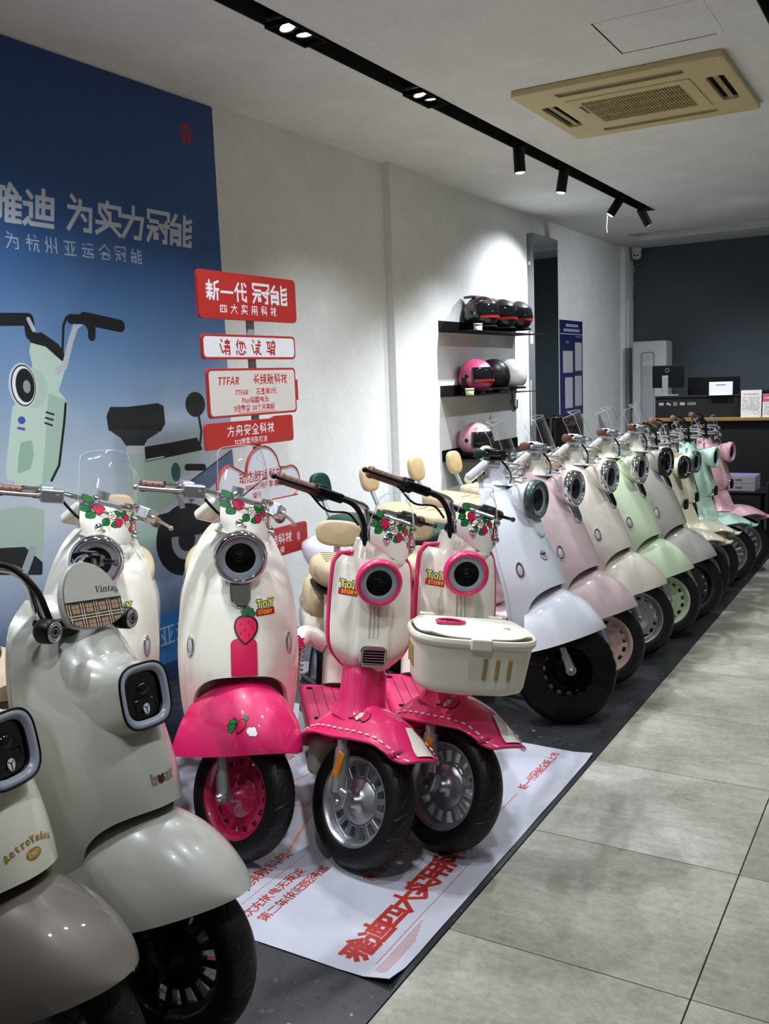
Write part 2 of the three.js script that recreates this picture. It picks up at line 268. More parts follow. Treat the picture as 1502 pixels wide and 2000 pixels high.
function twin(x, z, tilts, label, k = 1) {
  const t = thing('twin_downlight', label, 'downlight', [x, HC, z], 0, 'recessed twin downlights in the ceiling slots');
  part(t, 'frame', frameGeo, M.matte);
  tilts.forEach(([tx, tz], i) => {
    const dz = i ? -0.055 : 0.055; const c = part(t, 'lamp_cup', cupGeo, M.black); c.position.set(0, -0.004, dz); c.rotation.set(tz, 0, tx); part(c, 'lens', lensGeo, lensMat);
    const d = new THREE.Vector3(0, -1, 0).applyEuler(c.rotation); spot(t, [d.x * 0.012, -0.012, dz + d.z * 0.012], d.toArray(), LAMP.twin * k, 1.0, 1);
  });
}
const canGeo = lathe([[0.0, 0.02], [0.033, 0.02], [0.035, 0.014], [0.035, -0.135], [0.031, -0.135], [0.031, -0.118], [0, -0.118]], 28), stemGeo = join([box(-0.018, 0.018, 0, 0.075, -0.055, 0.055), cyl(0.012, 0.012, 0.06).translate(0, 0.01, 0)]);
const canLens = lathe([[0, -0.141], [0.018, -0.139], [0.0305, -0.133]], 24);
function can(x, z, tilt, cd, label, lit = true, cone = 0.95) {
  const t = thing('cylinder_spotlight', label, 'spotlight', [x, HC, z], 0, 'black cylinder spotlights on the ceiling tracks');
  part(t, 'stem', stemGeo, M.matte); const c = part(t, 'barrel', canGeo, M.black); c.position.y = -0.03; c.rotation.set(tilt[1], 0, tilt[0]);
  part(c, 'lens', canLens, lit ? lensMat : M.silver);
  if (lit) { const d = new THREE.Vector3(0, -1, 0).applyEuler(c.rotation); spot(t, [d.x * 0.15, -0.03 + d.y * 0.15, d.z * 0.15], d.toArray(), cd, cone, 1); }
  return t;
}
const SX1 = -2.26, SX2 = -0.6;
twin(SX1, -3.26, [[0.36, -0.05], [0.06, 0.05]], 'recessed twin downlight nearest the camera in the left ceiling slot', 0.52);
twin(SX1, -4.36, [[0.3, -0.05], [0.02, 0.1]], 'second recessed twin downlight in the left ceiling slot', 0.58);
can(SX1, -5.56, [0.05, 0], LAMP.cyl, 'black cylinder spotlight hanging straight down, nearest of the four');
can(SX1, -6.36, [-0.14, -0.08], LAMP.cyl, 'black cylinder spotlight tilted slightly toward the wall, second of the four');
const brokenCan = can(SX1, -7.66, [-0.55, -0.22], LAMP.wash, 'black cylinder spotlight aimed at the helmet wall with a loose wire hanging down');
part(brokenCan, 'loose_wire', tube([[-0.09, -0.14, 0.04], [-0.085, -0.18, 0.05], [-0.092, -0.23, 0.045], [-0.086, -0.28, 0.05]], 0.0011, 12, 5), plain(0x7a7d80, 0.6));
can(SX1, -8.3, [0.35, 0.45], LAMP.cyl, 'black cylinder spotlight tilted to the aisle at the slot end');
twin(SX1, -0.6, [[-0.12, 0.2], [-0.1, 0.3]], 'recessed twin downlight above the near end of the row, left slot', 0.3);
twin(SX1, -1.95, [[-0.06, 0.1], [-0.03, 0.25]], 'recessed twin downlight over the front scooters, left slot', 0.52);
for (const [z, w] of [[-0.7, 'above the camera in the right ceiling slot'], [-2.0, 'over the aisle by the printed mat, right slot'], [-3.35, 'over the aisle beside the ceiling hatch, right slot']]) twin(SX2, z, [[-0.3, 0.0], [-0.2, -0.05]], 'recessed twin downlight ' + w, 0.2);
can(SX2, -5.0, [-0.45, 0], LAMP.cyl * 0.35, 'black cylinder spotlight on the right track facing the pastel scooters');
can(SX2, -6.6, [-0.5, 0.2], LAMP.cyl * 0.35, 'black cylinder spotlight on the right track before the counter');
can(SX2, -8.2, [-0.75, 0.45], LAMP.cyl * 0.7, 'black cylinder spotlight at the far end of the right track aimed at the back corner');
// ================= SCOOTERS =================
// local frame: +z forward, +x the rider's left, y up; origin on the ground under the front axle
const R = 0.19, RAKE = 22 * D2R, AX = new THREE.Vector3(0, Math.cos(RAKE), -Math.sin(RAKE)), PV = new THREE.Vector3(0, R, 0);
const treadTex = canvasTex(256, 256, (x, w, h) => {
  x.fillStyle = '#fff'; x.fillRect(0, 0, w, h); x.strokeStyle = '#000'; x.lineWidth = 9; x.lineCap = 'round';
  for (let k = -1; k < 3; k++) { const o = k * 128; x.beginPath(); x.moveTo(o, 92); x.quadraticCurveTo(o + 70, 108, o + 60, 128); x.quadraticCurveTo(o + 80, 150, o + 150, 164); x.stroke(); x.lineWidth = 6; x.beginPath(); x.moveTo(o + 50, 70); x.lineTo(o + 96, 112); x.stroke(); x.beginPath(); x.moveTo(o + 20, 146); x.lineTo(o + 66, 186); x.stroke(); x.lineWidth = 9; }
}, false);
treadTex.wrapS = treadTex.wrapT = THREE.RepeatWrapping; treadTex.repeat.set(9, 1);
const tyreMat = new THREE.MeshPhysicalMaterial({ color: 0x070707, roughness: 0.48, specularIntensity: 0.8, bumpMap: treadTex, bumpScale: 0.012 });
const tyreGeo = latheX([[0.124, -0.036], [0.13, -0.041], [0.15, -0.044], [0.166, -0.042], [0.178, -0.033], [0.186, -0.019], [0.19, 0], [0.186, 0.019], [0.178, 0.033], [0.166, 0.042], [0.15, 0.044], [0.13, 0.041], [0.124, 0.036]], 64);
const barrel = () => latheX([[0.112, -0.024], [0.121, -0.036], [0.127, -0.039], [0.129, -0.034], [0.122, -0.024], [0.118, 0], [0.122, 0.024], [0.129, 0.034], [0.127, 0.039], [0.121, 0.036], [0.112, 0.024], [0.108, 0.01], [0.108, -0.01], [0.112, -0.024]], 48);
function slotted(r0, r1, n, fill, depth) {
  const s = new THREE.Shape(); s.absarc(0, 0, 0.114, 0, 2 * PI);
  for (let k = 0; k < n; k++) { const a0 = (k - fill / 2) / n * 2 * PI, a1 = (k + fill / 2) / n * 2 * PI, h = new THREE.Path(); h.absarc(0, 0, r0, a0, a1, false); h.absarc(0, 0, r1, a1, a0, true); h.closePath(); s.holes.push(h); }
  return new THREE.ExtrudeGeometry(s, { depth, bevelEnabled: true, bevelSize: 0.0025, bevelThickness: 0.003, bevelSegments: 2, curveSegments: 6 }).translate(0, 0, -depth / 2).rotateY(PI / 2);
}
const rimGeo = { disc: join([barrel(), slotted(0.087, 0.107, 15, 0.62, 0.014)]), spoke: join([barrel(), slotted(0.07, 0.107, 15, 0.68, 0.018)]) };
const hubGeo = latheX([[0, -0.048], [0.018, -0.048], [0.02, -0.03], [0.036, -0.027], [0.04, -0.02], [0.062, -0.017], [0.066, -0.008], [0.066, 0.008], [0.062, 0.017], [0.04, 0.02], [0.036, 0.027], [0.02, 0.03], [0.018, 0.048], [0, 0.048]], 32);
const axleGeo = join([latheX([[0, -0.108], [0.007, -0.108], [0.007, -0.1], [0.013, -0.1], [0.013, -0.092], [0.009, -0.092], [0.009, 0.092], [0.013, 0.092], [0.013, 0.1], [0.007, 0.1], [0.007, 0.108], [0, 0.108]], 6)]);
function wheel(root, name, z, rimMat, kind, hubMat = rimMat, tyre = tyreMat) {
  const t = part(root, name, tyreGeo, tyre); t.position.set(0, R, z);
  part(t, 'rim', rimGeo[kind], rimMat); part(t, 'hub', hubGeo, hubMat); part(t, 'axle', axleGeo, M.silver); return t;
}
// turn a steering part (geometry in scooter coordinates) about the raked head axis
const steerQ = (s) => new THREE.Quaternion().setFromAxisAngle(AX, s);
function turnWith(mesh, s) { const q = steerQ(s), p = mesh.position.clone(); mesh.quaternion.premultiply(q); mesh.position.copy(PV.clone().add(p.sub(PV).applyQuaternion(q))); return mesh; }
const stitchMat = plain(0x6b5636, 0.8);

// ---- shapes shared by the wide-apron scooters ----
const W_A = [[0.33, 0.158], [0.45, 0.178], [0.58, 0.187], [0.7, 0.181], [0.8, 0.163], [0.88, 0.135], [0.94, 0.1], [0.985, 0.05]];
const Z_A = [[0.33, 0.01], [0.5, -0.015], [0.56, -0.03], [0.67, -0.08], [0.79, -0.145], [0.88, -0.215], [0.95, -0.285], [0.985, -0.335]];
const K_A = [[0.33, 0.16], [0.55, 0.15], [0.7, 0.13], [0.88, 0.085], [0.985, 0.03]];
const W_C = [[0.33, 0.146], [0.45, 0.167], [0.6, 0.178], [0.72, 0.173], [0.82, 0.153], [0.88, 0.124], [0.925, 0.078], [0.945, 0.03]];
const Z_C = [[0.33, 0.01], [0.5, -0.015], [0.6, -0.045], [0.72, -0.11], [0.82, -0.185], [0.88, -0.245], [0.925, -0.305], [0.945, -0.355]];
const K_C = [[0.33, 0.2], [0.55, 0.2], [0.7, 0.18], [0.88, 0.1], [0.945, 0.03]];
const APR = { A: [W_A, Z_A, K_A, 0.985, 0.36, 0.545], C: [W_C, Z_C, K_C, 0.945, 0.35, 0.518] };
function apronAt(T, s, y) { const [W, Z, K] = APR[T]; return [s * curve(W, y), y, curve(Z, y) - curve(K, y) * Math.abs(s) ** 2.3]; }
const archY = (T, s) => { const lo = APR[T][4], hi = APR[T][5], q = Math.abs(s) / 0.84; return q >= 1 ? lo : lo + (hi - lo) * (1 - q ** 3) ** (1 / 3); };
const apronGeo = (T) => once('apron' + T, () => surf(36, 56, (u, v) => { const s = v * 2 - 1, y0 = archY(T, s), y = y0 + (APR[T][3] - y0) * u; return apronAt(T, s, y); }, { thick: 0.012 }));
const apronBack = (T) => once('apronback' + T, () => surf(24, 24, (u, v) => { const s = v * 2 - 1, y = APR[T][4] + 0.02 + (APR[T][3] - 0.03 - APR[T][4]) * u, p = apronAt(T, s, y), e = apronAt(T, 1, y); return [p[0] * 0.96, y, Math.min(p[2] - 0.025, e[2] + 0.03 - 0.04 * (1 - s * s))]; }, { thick: 0.01 }));
// sticker that hugs the apron, centred on x, y
function apronPatch(T, cx, cy, w, h, off = 0.0016) {
  return surf(6, 6, (u, v) => { const y = cy + (u - 0.5) * h, x = cx + (v - 0.5) * w, W = curve(APR[T][0], y), p = apronAt(T, x / W, y); return [p[0], p[1] + off * 0.4, p[2] + off]; });
}
const FZY = [[-0.2, 0.465], [-0.15, 0.508], [-0.07, 0.526], [0, 0.51], [0.06, 0.476], [0.11, 0.43], [0.14, 0.39], [0.152, 0.372]];
const FEY = [[-0.2, 0.245], [-0.1, 0.275], [0, 0.312], [0.1, 0.352], [0.152, 0.372]];
const fenderGeo = (k) => once('fender' + k, () => surf(30, 32, (u, v) => {
  const z = -0.2 + 0.352 * (1 - (1 - u) ** 1.7), yc = curve(FZY, z), ye = curve(FEY, z), q = Math.max(0, (z + 0.06) / 0.213), w = 0.138 * (1 - q ** 2.0) ** (1 / 2.0) + 0.0005, t = v * PI;
  return [-w * spow(Math.cos(t), 2 / 2.5), ye + (yc - ye) * Math.sin(t) ** (2 / 2.3), z];
}, { thick: -0.005 }).scale(k, 1, k));
const linerGeo = surf(8, 16, (u, v) => { const t = (v - 0.5) * 2; return [t * 0.15, 0.3 + u * 0.27, -0.21 - 0.04 * (1 - t * t) + u * 0.05]; }, { thick: 0.006 });
const legGeo = (x, r = 0.0165) => join([rod([x, 0.43, -0.1], [x, R + 0.02, -0.008], r), rod([x, R + 0.06, -0.026], [x, R - 0.004, 0.002], r * 1.22), cyl(0.021, 0.021, 0.022).rotateZ(PI / 2).translate(x, R, 0)]);
const headCore = {
  bucket: latheZ([[0.03, -0.135], [0.05, -0.12], [0.066, -0.07], [0.077, -0.02], [0.08, 0]], 40), ring: latheZ([[0.064, 0.002], [0.066, 0.014], [0.071, 0.018], [0.078, 0.014], [0.083, 0.003], [0.084, -0.012], [0.081, -0.022], [0.077, -0.02]], 48),
  band: latheZ([[0.046, 0.004], [0.054, 0.0075], [0.066, 0.006]], 48), lens: latheZ([[0, 0.001], [0.02, 0.0025], [0.046, 0.004]], 36),
  eye: join([new THREE.TorusGeometry(0.016, 0.0016, 8, 28).scale(1.35, 1, 1).translate(0, 0.007, 0.006), new THREE.SphereGeometry(0.012, 18, 10).scale(1.2, 0.9, 0.45).translate(0, 0.007, 0.003)]),
};
function roundHead(root, y, z, pitch, bucketMat, ringMat, k = 1) {
  const b = part(root, 'headlight_housing', headCore.bucket, bucketMat); b.position.set(0, y, z); b.rotation.x = pitch; b.scale.setScalar(k);
  part(b, 'headlight_ring', headCore.ring, ringMat); part(b, 'light_band', headCore.band, M.drl); part(b, 'headlight_lens', headCore.lens, M.gloss); part(b, 'projector', headCore.eye, M.black); return b;
}
// windscreens: f(u, v) with u up, v across
const screenA = (u, v) => { const s = v * 2 - 1, y = u * 0.285, w = 0.115 * (1 - Math.max(0, (u - 0.72) / 0.28) ** 2.6 * 0.34) * (1 - Math.max(0, (0.16 - u) / 0.16) ** 2 * 0.22), top = Math.max(0, u - 0.8) / 0.2; return [s * w, y - 0.03 * top * Math.abs(s) ** 2.4, -0.075 * s * s - 0.09 * u - 0.02 * u * u]; };
const screenB = (u, v) => { const s = v * 2 - 1, y = u * 0.2, w = curve([[0, 0.075], [0.15, 0.098], [0.35, 0.105], [0.7, 0.085], [0.88, 0.066], [1, 0.045]], u), lo = Math.max(0, 0.14 - u) / 0.14; return [s * w, y + 0.025 * lo * Math.abs(s) ** 2.2 - 0.018 * Math.max(0, (u - 0.8) / 0.2) * Math.abs(s) ** 2.2, -0.04 * s * s - 0.05 * u]; };
const screenGeo = (f, key) => once('scr' + key, () => surf(14, 18, f));
const screenEdge = (f, key) => once('scredge' + key, () => { const p = []; for (let i = 0; i <= 12; i++) p.push(f(0, i / 12)); for (let i = 1; i <= 10; i++) p.push(f(i / 10, 1)); for (let i = 11; i >= 0; i--) p.push(f(1, i / 12)); for (let i = 9; i >= 1; i--) p.push(f(i / 10, 0)); return tube(p, 0.0013, 160, 5, true); });
const boltGeo = lathe([[0, 0.012], [0.006, 0.011], [0.009, 0.007], [0.009, 0.004], [0.013, 0.003], [0.013, -0.006], [0, -0.006]], 18).rotateX(PI / 2);
function berry(x, cx, cy, r, a) {
  x.save(); x.translate(cx, cy); x.rotate(a); x.beginPath(); x.moveTo(0, r * 1.15); x.bezierCurveTo(-r * 1.1, r * 0.5, -r * 1.15, -r * 0.8, 0, -r * 0.75); x.bezierCurveTo(r * 1.15, -r * 0.8, r * 1.1, r * 0.5, 0, r * 1.15); x.fillStyle = '#d8134a'; x.fill(); x.lineWidth = r * 0.13; x.strokeStyle = '#1b0a0a'; x.stroke();
  x.fillStyle = '#7c0a28'; for (const [a1, b1] of [[-0.4, -0.2], [0.2, -0.35], [0.5, 0.05], [-0.1, 0.2], [0.25, 0.5], [-0.35, 0.45]]) { x.beginPath(); x.ellipse(a1 * r, b1 * r, r * 0.06, r * 0.1, 0, 0, 7); x.fill(); } x.restore();
}
function leaf(x, cx, cy, r, a, col = '#1c7a33') { x.save(); x.translate(cx, cy); x.rotate(a); x.beginPath(); x.moveTo(0, 0); const n = 5; for (let k = 1; k <= n; k++) { const w = Math.sin(k / (n + 1) * PI) * r * 0.5; x.lineTo(k / n * r * 1.4 - r * 0.1, -w - r * 0.1); x.lineTo(k / n * r * 1.4, -w); } x.lineTo(r * 1.6, 0); for (let k = n; k >= 1; k--) { const w = Math.sin(k / (n + 1) * PI) * r * 0.5; x.lineTo(k / n * r * 1.4, w); x.lineTo(k / n * r * 1.4 - r * 0.1, w + r * 0.1); } x.closePath(); x.fillStyle = col; x.fill(); x.strokeStyle = '#0c2410'; x.lineWidth = r * 0.09; x.stroke(); x.beginPath(); x.moveTo(0, 0); x.lineTo(r * 1.4, 0); x.stroke(); x.restore(); }
function blossom(x, cx, cy, r) { x.strokeStyle = '#20201c'; x.lineWidth = r * 0.1; for (let k = 0; k < 5; k++) { const a = k / 5 * 2 * PI; x.beginPath(); x.arc(cx + Math.cos(a) * r * 0.55, cy + Math.sin(a) * r * 0.55, r * 0.44, 0, 7); x.fillStyle = '#f6f3ea'; x.fill(); x.stroke(); } x.beginPath(); x.arc(cx, cy, r * 0.32, 0, 7); x.fillStyle = '#e9d49a'; x.fill(); x.stroke(); }
function berryBand(x, w, yL, yR) {
  const P = (t) => [w * (0.1 + 0.84 * t), yL + (yR - yL) * t];
  for (const [t, dy, a] of [[0.02, -34, -2.4], [0, 12, 2.8], [0.05, 30, 2.2], [0.24, 36, 2.0], [0.3, -4, -0.4], [0.42, 40, 2.6], [0.48, -4, -1.2], [0.6, 6, 0.2], [0.72, -18, -1.2], [0.8, 40, 1.4], [0.9, 10, 0.5], [0.98, 34, 1.2]]) { const p = P(t); leaf(x, p[0], p[1] + dy, w * 0.085, a); }
  for (const [t, dy, s] of [[0.1, -10, 1.1], [0.42, 34, 1], [0.57, -22, 0.95], [0.7, 40, 0.95], [0.84, -22, 0.9], [0.99, 6, 0.9]]) { const p = P(t); berry(x, p[0], p[1] + dy, w * 0.07 * s, 0.1 - t * 0.3); }
  for (const [t, dy] of [[0.3, 2], [0.62, 18], [0.85, 20]]) { const p = P(t); blossom(x, p[0], p[1] + dy, w * 0.06); }
}
const bandTexA = canvasTex(512, 700, (x, w, h) => { x.clearRect(0, 0, w, h); x.fillStyle = 'rgba(243,241,230,0.95)'; x.beginPath(); x.moveTo(0, h * 0.74); x.lineTo(w, h * 0.84); x.lineTo(w, h); x.lineTo(0, h); x.fill(); berryBand(x, w, h * 0.68, h * 0.79); x.fillStyle = '#161616'; x.fillRect(w * 0.54, h * 0.55, w * 0.17, 32); write(x, '冠能', w * 0.548, h * 0.55 + 3, 27, { color: '#ddd' }); x.font = 'bold 46px sans-serif'; x.fillStyle = '#e07414'; x.strokeStyle = '#161616'; x.lineWidth = 6; x.strokeText('6', w * 0.725, h * 0.6); x.fillText('6', w * 0.725, h * 0.6); });
const bandTexB = canvasTex(512, 480, (x, w, h) => { x.clearRect(0, 0, w, h); x.fillStyle = 'rgba(243,241,230,0.93)'; x.beginPath(); x.moveTo(0, h * 0.62); x.lineTo(w, h * 0.76); x.lineTo(w, h); x.lineTo(0, h); x.fill(); berryBand(x, w, h * 0.52, h * 0.68); });
const printMat = (t) => new THREE.MeshStandardMaterial({ map: t, transparent: true, alphaTest: 0.02, roughness: 0.35 });
const bandMatA = printMat(bandTexA), bandMatB = printMat(bandTexB);
function windscreen(root, kind, pos, tilt, s, print, label) {
  const f = kind === 'A' ? screenA : screenB, g = part(root, 'windscreen', screenGeo(f, kind), M.glass, label); g.position.set(...pos); g.rotation.x = tilt; turnWith(g, s);
  part(g, 'windscreen_edge', screenEdge(f, kind), M.rim);
  if (print) part(g, 'strawberry_print', once('scrprint' + kind, () => surf(14, 18, (u, v) => { const p = f(u * 0.985 + 0.006, 0.015 + v * 0.97); return [p[0], p[1], p[2] + 0.0025]; })), kind === 'A' ? bandMatA : bandMatB);
  for (const [u, v] of kind === 'A' ? [[0.13, 0.2], [0.13, 0.86], [0.42, 0.16], [0.42, 0.88]] : [[0.26, 0.24], [0.24, 0.82], [0.5, 0.28], [0.5, 0.8]]) { const b = part(g, 'screen_bolt', boltGeo, M.chrome); const p = f(u, v); b.position.set(p[0], p[1], p[2] + 0.003); b.rotation.y = (v * 2 - 1) * 0.6; }
  return g;
}
// ---- rear half shared by the wide-apron scooters ----
const rearGeo = loftZ([[-0.52, 0.1, 0.32, 0.6], [-0.58, 0.145, 0.28, 0.655], [-0.75, 0.17, 0.3, 0.68], [-1.0, 0.18, 0.36, 0.69], [-1.2, 0.16, 0.44, 0.68], [-1.33, 0.11, 0.52, 0.66], [-1.4, 0.045, 0.57, 0.63]], 28, 32, 2.6);
const seatGeo = loftZ([[-0.53, 0.05, 0.67, 0.71], [-0.58, 0.11, 0.66, 0.74], [-0.72, 0.15, 0.66, 0.755], [-0.9, 0.158, 0.665, 0.75], [-1.05, 0.15, 0.665, 0.768], [-1.17, 0.12, 0.67, 0.775], [-1.23, 0.05, 0.69, 0.76]], 24, 28, 2.9);
const seatTop = (x, z) => 0.768 - 1.2 * x * x - (z > -0.66 ? (z + 0.66) * 0.25 : 0);
const quiltGeo = join([0, 1, 2, 3, 4, 5].map((k) => tube([-0.1, -0.06, 0, 0.06, 0.1].map((x) => { const z = -0.68 - k * 0.055 - Math.abs(x) * 0.35; return [x, curve([[-1.2, 0.77], [-1.05, 0.768], [-0.9, 0.75], [-0.72, 0.755], [-0.6, 0.74]], z) - 1.0 * x * x + 0.001, z]; }), 0.0018, 14, 5)));
const padGeo = surf(12, 28, (u, v) => { const t = v * 2 * PI, q = (u - 0.5) * 2, k = (1 - Math.abs(q) ** 3.2) ** (1 / 3.2); return [0.068 * k * spow(Math.cos(t), 0.72), 0.07 * k * spow(Math.sin(t), 0.72), 0.024 * q]; }, { closeV: true });
const floorGeo = join([rbox(0.32, 0.05, 0.42, 0.02, 0, 0.285, -0.39), rbox(0.2, 0.07, 0.5, 0.03, 0, 0.24, -0.42)]);
const standGeo = rod([0.09, 0.24, -0.5], [0.2, 0.02, -0.56], 0.009);
function rearA(root, o) {
  part(root, 'floorboard', floorGeo, o.floor ?? o.body); const b = part(root, 'rear_body', rearGeo, o.body);
  part(b, 'tail_lamp', rbox(0.09, 0.035, 0.02, 0.008, 0, 0.6, -1.4), plain(0x8f1414, 0.2));
  if (o.sidePanel) part(b, 'side_panel', surf(10, 14, (u, v) => { const z = -0.66 - v * 0.42, y = 0.46 + u * 0.17; const w = curve([[-1.2, 0.16], [-1.0, 0.18], [-0.75, 0.17], [-0.6, 0.15]], z), c = curve([[-1.2, 0.56], [-1.0, 0.525], [-0.75, 0.49], [-0.6, 0.46]], z), h = curve([[-1.2, 0.12], [-1, 0.165], [-0.75, 0.19], [-0.6, 0.19]], z); return [-w * Math.max(0.05, 1 - Math.abs((y - c) / h) ** 2.6) ** (1 / 2.6) - 0.003, y, z]; }), o.sidePanel, 'tartan side panel');
  const st = part(root, 'seat', seatGeo, o.seat); part(st, 'seat_quilting', quiltGeo, stitchMat);
  part(st, 'seat_trim', tube([[-0.1, 0.672, -0.57], [-0.152, 0.67, -0.72], [-0.16, 0.67, -0.9], [-0.152, 0.67, -1.06], [-0.12, 0.68, -1.18]], 0.004, 20, 6), M.silver);
  const post = part(root, 'backrest_post', join([rod([0, 0.7, -1.22], [0, 0.86, -1.3], 0.011), rbox(0.1, 0.016, 0.12, 0.006, 0, 0.69, -1.24)]), M.silver);
  const pad = part(root, 'backrest', padGeo, o.rest ?? o.seat); pad.position.set(0, 0.895, -1.3); pad.rotation.x = -0.2;
  wheel(root, 'rear_tyre', -1.17, o.rim, o.rimKind ?? 'disc', o.hub ?? o.rim); part(root, 'rear_swingarm', join([rod([-0.075, 0.24, -0.72], [-0.075, R, -1.17], 0.02), rod([0.075, 0.24, -0.72], [0.075, R, -1.17], 0.02)]), M.black);
  part(root, 'side_stand', standGeo, M.black);
}
// grips, levers and clamps; bar is chrome
const gripProfile = [[0, 0], [0.016, 0], [0.0195, 0.006], [0.0195, 0.014], [0.0165, 0.018], [0.0165, 0.1], [0.019, 0.108], [0.019, 0.118], [0, 0.118]];
const gripGeo = lathe(gripProfile, 20);                               // y = 0 is the outer end
const gripRidge = join([0, 1, 2, 3].map((k) => rod([-0.012 + 0.001 * k, 0.035 + k * 0.018, 0.0135], [0.012, 0.025 + k * 0.018, 0.0125], 0.002, 0.002, 6)));
const leverGeo = tube([[0, 0.135, 0.03], [0, 0.11, 0.052], [0, 0.06, 0.058], [0, 0.0, 0.05], [0, -0.02, 0.046]], 0.0055, 18, 8).scale(1, 1, 1), leverBall = new THREE.SphereGeometry(0.009, 12, 8).translate(0, -0.024, 0.046);
const leverJoined = join([leverGeo, leverBall]);
function barEnd(root, side, tip, inner, s, gripMat, leverMat, blockMat, blockGeo) {   // side -1 right, +1 left
  const p = V(tip), q = V(inner), dir = q.clone().sub(p).normalize(), up = new THREE.Vector3(0, 1, 0);
  const fwd = new THREE.Vector3(0, 0, 1).addScaledVector(dir, -dir.z).normalize(), side3 = new THREE.Vector3().crossVectors(dir, fwd).normalize();
  const mtx = new THREE.Matrix4().makeBasis(side3, dir, fwd), quat = new THREE.Quaternion().setFromRotationMatrix(mtx);
  const put = (name, g, m) => { const o = part(root, name, g, m); o.position.copy(p); o.quaternion.copy(quat); turnWith(o, s); return o; };
  const g = put('grip', gripGeo, gripMat); part(g, 'grip_ridges', gripRidge, gripMat);
  put('brake_lever', leverJoined, leverMat); put('switch_block', blockGeo, blockMat);
}
const blockA = join([rbox(0.05, 0.042, 0.055, 0.008, 0, 0.142, 0.006), rbox(0.042, 0.07, 0.045, 0.006, 0.002, 0.155, 0.032), cyl(0.006, 0.006, 0.05, 12).rotateX(PI / 2).translate(0, 0.17, 0.045)]);
const blockB = join([rbox(0.046, 0.03, 0.05, 0.008, 0, 0.135, 0), rbox(0.03, 0.09, 0.026, 0.008, 0.0, 0.16, 0.028), cyl(0.011, 0.011, 0.035, 12).translate(0.004, 0.15, -0.022)]);
const cableMat = plain(0x080808, 0.5);

// -------- type A: wide apron, big round headlight --------
const tongueGeo = (() => { const s = new THREE.Shape(); s.moveTo(-0.03, 0); s.lineTo(-0.026, -0.062); s.absarc(0, -0.062, 0.026, PI, 2 * PI); s.lineTo(0.03, 0); return slab(s, 0.012, 0.006, 10); })();
const signalGeo = { bezel: new THREE.TorusGeometry(0.0125, 0.0042, 8, 28).scale(1, 2.1, 1), lens: new THREE.SphereGeometry(0.012, 16, 12).scale(0.95, 2.05, 0.45) };
const neckA = surf(14, 24, (u, v) => { const y = 0.93 + u * 0.105, t = v * 2 * PI, w = curve([[0, 0.062], [0.25, 0.048], [0.7, 0.05], [1, 0.06]], u), d = curve([[0, 0.075], [0.3, 0.05], [0.8, 0.045], [1, 0.04]], u); return [w * spow(Math.cos(t), 0.8), y, -0.31 - (y - 0.95) * 0.42 + d * spow(Math.sin(t), 0.8)]; }, { closeV: true, caps: true });
const clampA = join([rbox(0.13, 0.045, 0.06, 0.012, 0, 1.03, -0.345), cyl(0.02, 0.02, 0.05, 16).translate(0, 1.055, -0.345)]);
const barA = tube([[-0.26, 1.03, -0.39], [-0.14, 1.04, -0.36], [0, 1.035, -0.345], [0.14, 1.04, -0.36], [0.26, 1.03, -0.39]], 0.011, 30, 10);
const dashA = rbox(0.13, 0.035, 0.11, 0.014, 0, 0, 0), dashFace = rbox(0.105, 0.006, 0.085, 0.01, 0, 0.018, 0);
const bracketA = ([rod([-0.06, 1.02, -0.22], [-0.035, 1.03, -0.32], 0.005), rod([0.06, 1.02, -0.22], [0.035, 1.03, -0.32], 0.005), rod([-0.065, 0.965, -0.205], [-0.04, 0.97, -0.29], 0.005), rod([0.065, 0.965, -0.205], [0.04, 0.97, -0.29], 0.005)]);
